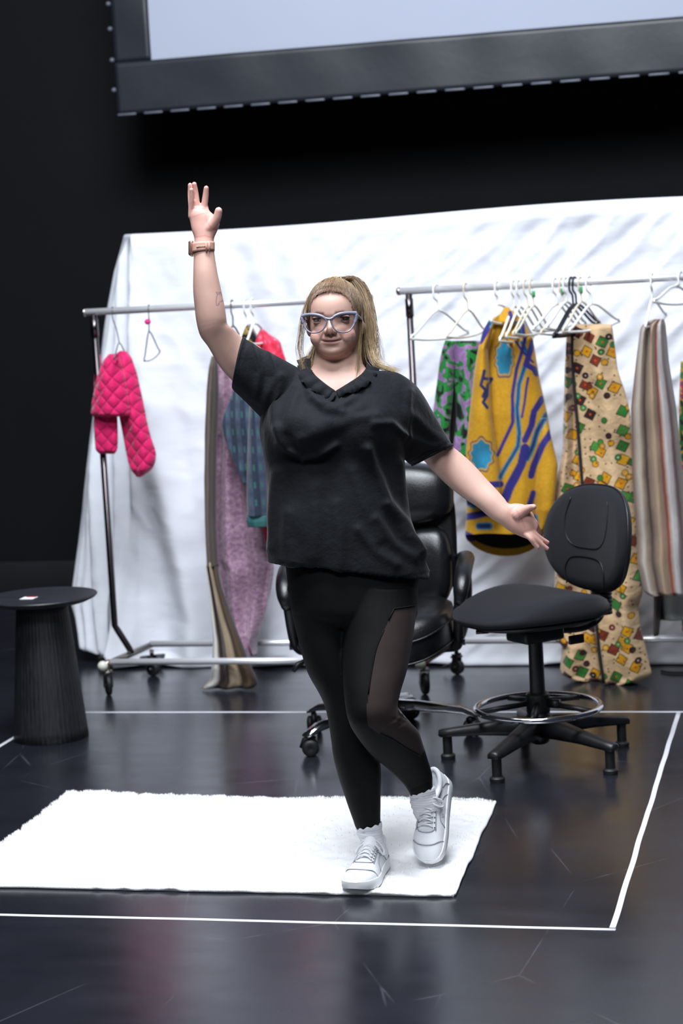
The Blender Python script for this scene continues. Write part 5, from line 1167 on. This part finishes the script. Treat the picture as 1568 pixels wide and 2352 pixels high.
    axL = nrm(P(np.array(548.), np.array(833.), -.062)-P(np.array(620.), np.array(885.), -.02)); axR = nrm(P(np.array(992.), np.array(1045.), .092)-P(np.array(928.), np.array(960.), .01))
    cut |= (nf@axL > .75) & (fx < 570) & (fy < 905); cut |= (nf@axR > .72) & (fx > 940) & (fy > 1015) & (fy < 1080)
    cut |= (nf[:, 2] < -.8) & (fy > 1275)
    keep = [q for q, k in zip(f, cut) if not k]
    used = np.unique(np.concatenate([np.array(q) for q in keep])); mp = -np.ones(len(v), int); mp[used] = np.arange(len(used)); keep = [tuple(mp[list(q)].tolist()) for q in keep]
    t = NT('black_cotton'); co = t.coord(); n = t.noise(co, 8, 4); c = t.mix(n, lin((9, 11, 15)), lin((15, 18, 24)))
    n2 = t.noise(co, 26, 5, .6); t.bump(t.val(n2, 'ADD', t.val(t.noise(co, 900, 2), 'MULTIPLY', .05)), .5, .008); m = t.fin(c, .8, 0, .22, .10)
    sh = build('polo_shirt', v[used], keep, m, person, recalc=False); sm = sh.modifiers.new('thickness', 'SOLIDIFY'); sm.thickness = .0022; sm.offset = -1
    # collar
    I = [(769, 898, -.112), (748, 884, -.103), (728, 868, -.085), (715, 852, -.055), (711, 838, -.015), (722, 818, .055), (775, 806, .088), (828, 815, .06), (842, 834, -.005), (838, 850, -.05), (824, 866, -.085), (800, 882, -.103), (772, 899, -.112)]
    O = [(752, 924, -.125), (730, 909, -.122), (706, 892, -.115), (690, 872, -.085), (684, 852, -.035), (698, 832, .085), (775, 826, .118), (858, 836, .085), (868, 852, -.02), (862, 868, -.07), (846, 884, -.108), (820, 898, -.122), (778, 914, -.126)]
    g = Fbm(1, 30, 2, 5, seed=3); m_ = 120; a = cr(PP(I), m_); b = cr(PP(O), m_); w = g(np.linspace(0, 4, m_)[:, None])*.0035; rings = []
    for i in range(m_):
        mid = (a[i]+b[i])/2; out = nrm(np.cross(b[i]-a[i], a[min(i+1, m_-1)]-a[max(i-1, 0)])); out = out*(1 if out@(mid-P(np.array(775.), np.array(840.), .02)) > 0 else -1)
        k = w[i]; rings.append([a[i]-out*.002, a[i]+out*.004, mid+out*(.006+k), b[i]+out*(.003+2*k), b[i]+out*(-.001+2*k), mid+out*.001])
    v, f = loft(rings); col = build('collar', v, f, m, sh)
    build('placket', *(lambda vf: vf)(tube(PP([(768, 902, -.122), (762, 914, -.131), (752, 925, -.135), (746, 936, -.138)]), [.006, .008, .008, .006], 10, flat=.5)), m, sh)
    for rw, e_, sc_ in (((561, 776, 536, 892, -.062, .063), 2.3, .985), ((1038, 1021, 946, 1068, .092, .060), 2.3, .985)):
        q = rowring(rw, 64, e_); q = q.mean(0)+(q-q.mean(0))*sc_; build('sleeve_hem', *tube(q, .0042, 8, closed=True), m, sh)
    # side vent at the hem
    build('side_vent', *tube(PP([(962, 1300, -.03), (972, 1312, -.02), (980, 1322, .0), (984, 1310, .03)]), .004, 8, samples=12), m, sh)
make_shirt()

# ---- leggings
def make_leggings():
    mb = MB()
    mb.add(*rows([(648, 1255, 960, 1265, 0, .128), (655, 1303, 962, 1325, 0, .130), (663, 1367, 958, 1385, 0, .128), (672, 1410, 956, 1415, -.005, .115), (700, 1440, 935, 1440, -.01, .08)], 24, 60, 2.5))
    mb.add(*rows([(658, 1350, 800, 1360, .005, .105), (669, 1405, 806, 1420, 0, .100), (680, 1450, 808, 1465, 0, .092), (693.5, 1505, 814, 1512, 0, .085), (709, 1551, 824, 1552, .0, .076), (742, 1612, 846, 1612, .0, .063), (754.7, 1658, 858, 1652, -.0, .058), (761, 1704, 868, 1700, .01, .058), (767, 1750, 874, 1750, .02, .058), (779, 1796, 875, 1790, .03, .051), (794.5, 1842, 873, 1832, .042, .043), (810, 1884, 873, 1878, .055, .037), (817, 1903, 874, 1890, .06, .035)], 70, 44, 2.15))
    mb.add(*rows([(772, 1350, 958, 1350, -.02, .110), (784, 1405, 956.5, 1400, -.04, .100), (787, 1460, 950, 1455, -.06, .092), (786, 1535, 936, 1532, -.09, .080), (790, 1597, 919, 1592, -.115, .069), (800, 1655, 914, 1628, -.125, .060), (822, 1695, 938, 1656, -.10, .056), (850, 1731, 962, 1681, -.06, .055), (876, 1754, 973, 1715, -.02, .051), (903, 1778, 984, 1750, .02, .044), (928, 1803, 993, 1780, .05, .036), (944, 1829, 994, 1809, .066, .0315)], 70, 44, 2.15))
    v, f, nn = remesh(mb, .0038, 4, .5)
    x, y, dd = proj(v); wr = Fbm(3, 30, 2, 6, seed=5); v = v+nn*(.0008*wr(v))[:, None]
    for pl, w, h in [([(905, 1652), (930, 1660), (915, 1668)], 3, -.002), ([(925, 1640), (905, 1662), (880, 1672)], 3, .002), ([(940, 1815), (990, 1795)], 3, -.0015)]:
        v = v+nn*(h*np.exp(-(segdist(x, y, pl)/w)**2))[:, None]
    m = M('black_jersey', (6, 6, 7), .7, 0, .15, 60, .15, 900, .2)
    c5 = lambda L: [(620+.3061*a, 1260+.3061*b) for a, b in L]
    panel = c5([(930, 452), (1108, 424), (1095, 600), (1062, 820), (1020, 990), (980, 1110), (962, 1190), (962, 1245), (1060, 1305), (1135, 1390), (1165, 1500), (1130, 1560), (1010, 1490), (900, 1420), (800, 1380), (735, 1330), (722, 1230), (738, 1080), (765, 900), (800, 740), (868, 580)])
    fc = np.array([v[list(q)].mean(0) for q in f]); fx, fy, fd = proj(fc); nf = np.array([nn[list(q)].mean(0) for q in f])
    isp = inpoly(fx, fy, panel) & ((nf@fv) < .25) & (fd < .05)
    def sub(mask):
        kp = [q for q, k in zip(f, mask) if k]; us = np.unique(np.concatenate([np.array(q) for q in kp])); mp = -np.ones(len(v), int); mp[us] = np.arange(len(us)); return v[us], [tuple(mp[list(q)].tolist()) for q in kp]
    vv, ff = sub(~isp); lg = build('leggings', vv, ff, m, person, recalc=False)
    t = NT('sheer_black_mesh'); co = t.coord(); n = t.noise(co, 12, 3); mm = t.fin(t.mix(n, lin((44, 36, 35)), lin((58, 48, 46))), .7, 0, .2, .05)
    vv, ff = sub(isp); build('sheer_panel', vv, ff, mm, lg, recalc=False)['label'] = 'sheer black mesh side panel'
    for ed in ([(930, 452), (868, 580), (800, 740), (765, 900), (738, 1080), (722, 1230), (735, 1330), (800, 1380), (900, 1420), (1010, 1490), (1130, 1560)], [(930, 452), (1020, 438), (1100, 425)]):
        e2 = cr(c5(ed), 40); fr = np.where((nn@fv < .1) & (dd < .06))[0]; pts = []
        for ex, ey in e2:
            k = fr[np.argmin((x[fr]-ex)**2+(y[fr]-ey)**2+(dd[fr]*60)**2*.2)]; pts.append(P(np.array(ex), np.array(ey), dd[k]-.0012))
        build('panel_seam', *tube(pts, .0022, 6, samples=80), m, lg)
make_leggings()

# ---- socks and sneakers
def make_feet():
    ms = NT('white_ribbed_sock'); co = ms.coord(); w = ms.n('ShaderNodeTexWave', bands_direction='Z', i_Scale=45.0, i_Distortion=1.5, i_Detail=1.0); ms.l(co, w.inputs['Vector']); ms.bump(w.outputs['Fac'], .2, .002); msk = ms.fin(ms.mix(w.outputs['Fac'], lin((222, 224, 230)), lin((236, 237, 241))), .9, 0, .1, .2)
    def sock(rs, seed):
        g = Fbm(2, 1, 2, 5, seed=seed); R_ = [rowring(r, 48, 2.1) for r in cr(rs, 26)]; out = []
        for i, r in enumerate(R_):
            c = r.mean(0); a = np.arange(48)/48*2*math.pi; k = 1+.03*g(np.c_[np.cos(a)*3, np.full(48, i*.8)])+.012*math.sin(i*1.5)*(i < 20); out.append(c+(r-c)*k[:, None])
        out[0][:, 2] += .003*np.sin(np.arange(48)*1.3); inner = [out[0]*.5+out[0].mean(0)*.5-np.array([0, 0, .01])] ; c0 = out[0].mean(0)
        lip = c0+(out[0]-c0)*.93; lip2 = lip-np.array([0, 0, .012])
        v, f = loft([lip2, lip]+out); build('sock', v, f, msk, person)
    sock([(817, 1903, 875.5, 1889, .06, .0375), (820, 1916, 878, 1908, .062, .0375), (826, 1932, 882, 1928, .062, .040), (826, 1952, 890, 1952, .062, .042), (828, 1972, 892, 1972, .06, .036)], 3)
    sock([(939.5, 1827, 996, 1807, .068, .034), (942, 1842, 1004, 1824, .076, .035), (947, 1862, 1014, 1846, .084, .036), (956, 1882, 1020, 1872, .092, .036), (962, 1900, 1022, 1892, .098, .03)], 5)
    mw = M('white_shoe_leather', (240, 242, 246), .5, 0, .04, 40, .15, 400); mg = M('pale_suede_panel', (208, 213, 224), .8, 0, .05, 80); mso = M('white_rubber_sole', (236, 238, 240), .55, 0, .06); ml = M('white_lace', (228, 229, 232), .85); mk = M('eyelet_shadow', (62, 66, 70), .7); mst = M('stitching', (150, 155, 162), .8); mi = M('shoe_lining', (186, 190, 198), .9)
    L = .272
    def hwid(x): return np.interp(x, [0, .012, .03, .08, .13, .18, .21, .235, .255, .267, .272], [.012, .026, .034, .036, .040, .0475, .0485, .045, .036, .022, .008])
    def cen(x, s): return s*np.interp(x, [0, .1, .2, .272], [0, .001, .004, -.004])
    def shoe(Mx, side, nm, lab):
        def W(v): return xf(np.atleast_2d(np.asarray(v, float)), Mx)
        # sole
        xs = np.r_[0, .004, .012, .025, np.linspace(.04, .24, 16), .255, .264, .270, L]; R_ = []
        for x in xs:
            h = hwid(x)*1.06+.0015; c = cen(x, side); zt = np.interp(x, [0, .06, .15, .272], [.036, .034, .028, .030]); zb = np.interp(x, [0, .01, .2, .25, .272], [.004, 0, 0, .004, .012])
            R_.append([(x, c-h*.94, zb), (x, c-h, zb+.006), (x, c-h*1.0, zt-.004), (x, c-h*.96, zt), (x, c+h*.96, zt), (x, c+h*1.0, zt-.004), (x, c+h, zb+.006), (x, c+h*.94, zb)])
        v, f = loft(R_); so = build(nm, W(v), f, mso, person, sharp=50); so['label'] = lab
        # upper
        xs = np.r_[.003, .01, .02, np.linspace(.03, .25, 30), .258, .264, .268]; R_ = []; n = 26; a = np.linspace(0, math.pi, n)
        top = lambda x: np.interp(x, [0, .01, .03, .06, .085, .105, .125, .15, .18, .205, .23, .25, .262, .268], [.075, .088, .082, .074, .078, .090, .090, .081, .069, .060, .054, .048, .041, .034])
        for x in xs:
            h = hwid(x)*.985; c = cen(x, side); zt = top(x); e = np.interp(x, [0, .1, .2, .27], [3.2, 2.5, 2.7, 2.6]); nar = np.interp(x, [0, .03, .1, .16, .2, .27], [.9, .80, .62, .72, .9, .95])
            y = h*spow(np.cos(a), e); z = .022+(zt-.022)*spow(np.sin(a), e); y = y*(1-(1-nar)*np.clip((z-.03)/(zt-.03+1e-6), 0, 1)**1.3)
            R_.append(np.c_[np.full(n, x), c+y, z])
        v, f = loft(R_); up = build('upper', W(v), f, mw, so)
        def surf(x, q, o=.0012):          # q: -1..1 around the upper from one side to the other
            aa = math.pi/2*(1-q); h = hwid(x)*.985; c = cen(x, side); zt = float(top(x)); e = float(np.interp(x, [0, .1, .2, .27], [3.2, 2.5, 2.7, 2.6])); nar = float(np.interp(x, [0, .03, .1, .16, .2, .27], [.9, .80, .62, .72, .9, .95]))
            y = h*float(spow(np.cos(aa), e)); z = .022+(zt-.022)*float(spow(np.sin(aa), e)); y = y*(1-(1-nar)*max(0, min(1, (z-.03)/(zt-.03+1e-6)))**1.3)
            nrm_ = nrm(np.array([0, math.cos(aa)*.9, math.sin(aa)])); return np.array([x, c+y, z])+nrm_*o
        S = lambda L_, r, m, nm2, samples=24, par=so: build(nm2, *tube(W([surf(x, q) for x, q in L_]), r, 8, samples=samples), m, par)
        # toe box seam, foxing, side panels
        S([(.205, -.98), (.215, -.6), (.226, -.3), (.230, 0), (.226, .3), (.215, .6), (.205, .98)], .0016, mst, 'toe_seam')
        S([(.180, -.42), (.19, -.25), (.194, 0), (.19, .25), (.180, .42)], .0014, mst, 'vamp_seam')
        for s in (-1, 1):
            S([(.185, .45*s), (.15, .50*s), (.12, .52*s), (.095, .62*s)], .0016, mst, 'eyestay_seam')
            S([(.165, .93*s), (.15, .72*s), (.11, .68*s), (.075, .75*s), (.06, .95*s)], .0014, mst, 'side_seam')
            S([(.05, .62*s), (.035, .75*s), (.03, .95*s)], .0014, mst, 'heel_seam')
        # padded collar
        colr = [(.105, .52), (.085, .70), (.06, .80), (.035, .80), (.015, .62), (.006, 0), (.015, -.62), (.035, -.80), (.06, -.80), (.085, -.70), (.105, -.52)]
        cp = [(x, cen(x, side)+hwid(x)*.80*q, np.interp(x, [0, .03, .06, .09, .11], [.090, .083, .076, .083, .094])) for x, q in colr]
        build('padded_collar', *tube(W(cp), [.007]+[.0075]*9+[.007], 12, samples=44, round_ends=True), mw, so)
        build('inner_layer', *(lambda vf: (W(vf[0]), vf[1]))(ellip((.05, 0, .078), (.045, .026, .006), 24, 8)), mi, so)
        # tongue
        R_ = []
        for x, z, w_ in ((.168, .073, .014), (.145, .084, .016), (.12, .094, .018), (.105, .101, .020), (.096, .107, .020), (.092, .109, .016)):
            R_.append([(x, cen(x, side)+w_*math.cos(t_), z+.005*math.sin(t_)-.006*math.cos(t_)**2) for t_ in np.arange(14)/14*2*math.pi])
        v, f = loft(R_); build('tongue', W(v), f, mw, so)
        # laces and eyelets
        for i in range(6):
            x = .178-i*.0145; z0 = float(top(x))
            yq = .30+.022*i
            pts = [surf(x, -yq, .003), surf(x-.003, -yq*.5, .0065), surf(x-.004, 0, .008), surf(x-.003, yq*.5, .0065), surf(x, yq, .003)]
            build('lace', *tube(W(pts), .0032, 8, samples=16, flat=.6), ml, so)
            if i < 5:
                p2 = [surf(x, -yq, .003), surf(x-.007, 0, .0088), surf(x-.0145, yq+.02, .003)]; build('lace', *tube(W(p2), .003, 8, samples=14, flat=.6), ml, so)
            for s in (-1, 1): build('eyelet', *(lambda vf: (W(vf[0]), vf[1]))(ellip(surf(x, s*(yq+.10), .0008), (.0022, .0022, .0014), 8, 6)), mk, so)
        for s in (-1, 1):
            lp = [surf(.106, .05*s, .012), surf(.098, .3*s, .02), surf(.100, .62*s, .018), surf(.112, .70*s, .012), surf(.118, .45*s, .012), surf(.108, .1*s, .012)]
            build('lace_bow', *tube(W(lp), .0027, 8, samples=26), ml, so)
    # flat standing foot
    z = np.array([0, 0, 1.0]); d = nrm(fl(np.array(814.), np.array(2054.), MATZ)-fl(np.array(860.), np.array(2004.), MATZ)); toe = fl(np.array(814.), np.array(2051.), MATZ); sc = .95
    shoe(basis(d*sc, np.cross(z, d)*sc, z*sc, toe-d*L*sc), 1, 'sneaker', 'white leather sneaker flat on the mat')
    # raised heel, tip on the mat
    tw = fl(np.array(982.), np.array(1984.), MATZ+.012); hw_ = P(np.array(1016.), np.array(1783.), .165); d = nrm(tw-hw_); upv = -fv-.45*rv; upv = nrm(upv-(upv@d)*d)
    shoe(basis(d*.94, np.cross(upv, d)*.94, upv*.94, tw-d*L*.94-upv*.012), -1, 'sneaker', 'white leather sneaker with heel raised')
make_feet()

# ---- watch
def make_watch():
    m = M('rose_silicone_strap', (206, 158, 140), .55, 0, .06); md = M('dark_watch_glass', (18, 18, 22), .1); mc = M('rose_gold_case', (196, 150, 130), .25, .8); mk = M('strap_hole', (60, 40, 36), .8)
    a = rowring((493, 556, 441, 559, -.15, .0285), 48, 2.3); b = rowring((493, 576, 441, 581, -.15, .0285), 48, 2.3); c = (a.mean(0)+b.mean(0))/2
    ai = a.mean(0)+(a-a.mean(0))*.86; bi = b.mean(0)+(b-b.mean(0))*.86
    v, f = loft([ai, a*.97+ai*.03, a*.8+b*.2, a*.2+b*.8, b*.97+bi*.03, bi], False, False); w = build('wristwatch', v, f, m, person); w['label'] = 'rose coloured strap watch'
    for x in (473, 480): build('strap_keeper', *tube(PP([(x, 555, -.1785), (x+.6, 566, -.1815), (x+1, 578, -.1785)]), [.003, .0034, .003], 8, flat=.7), m, w)
    for k in range(4): build('strap_hole', *ellip(P(np.array(457.+k*4.2), np.array(565.4), -.1795), (.0011, .0014, .0011), 8, 6), mk, w)
    build('strap_tip', *tube(PP([(451, 567, -.1765), (460, 566.3, -.1775), (474, 565.8, -.1775)]), [.0022, .0024, .0024], 12), m, w)
    cc = P(np.array(440.), np.array(571.), -.145); v, f = rbox(.012, .036, .040, .005, 3); build('watch_case', xf(v, basis(rv, fv, uv_, cc)), f, mc, w)
    v, f = rbox(.002, .031, .035, .001, 1); build('watch_glass', xf(v, basis(rv, fv, uv_, cc-rv*.0065)), f, md, w)
make_watch()
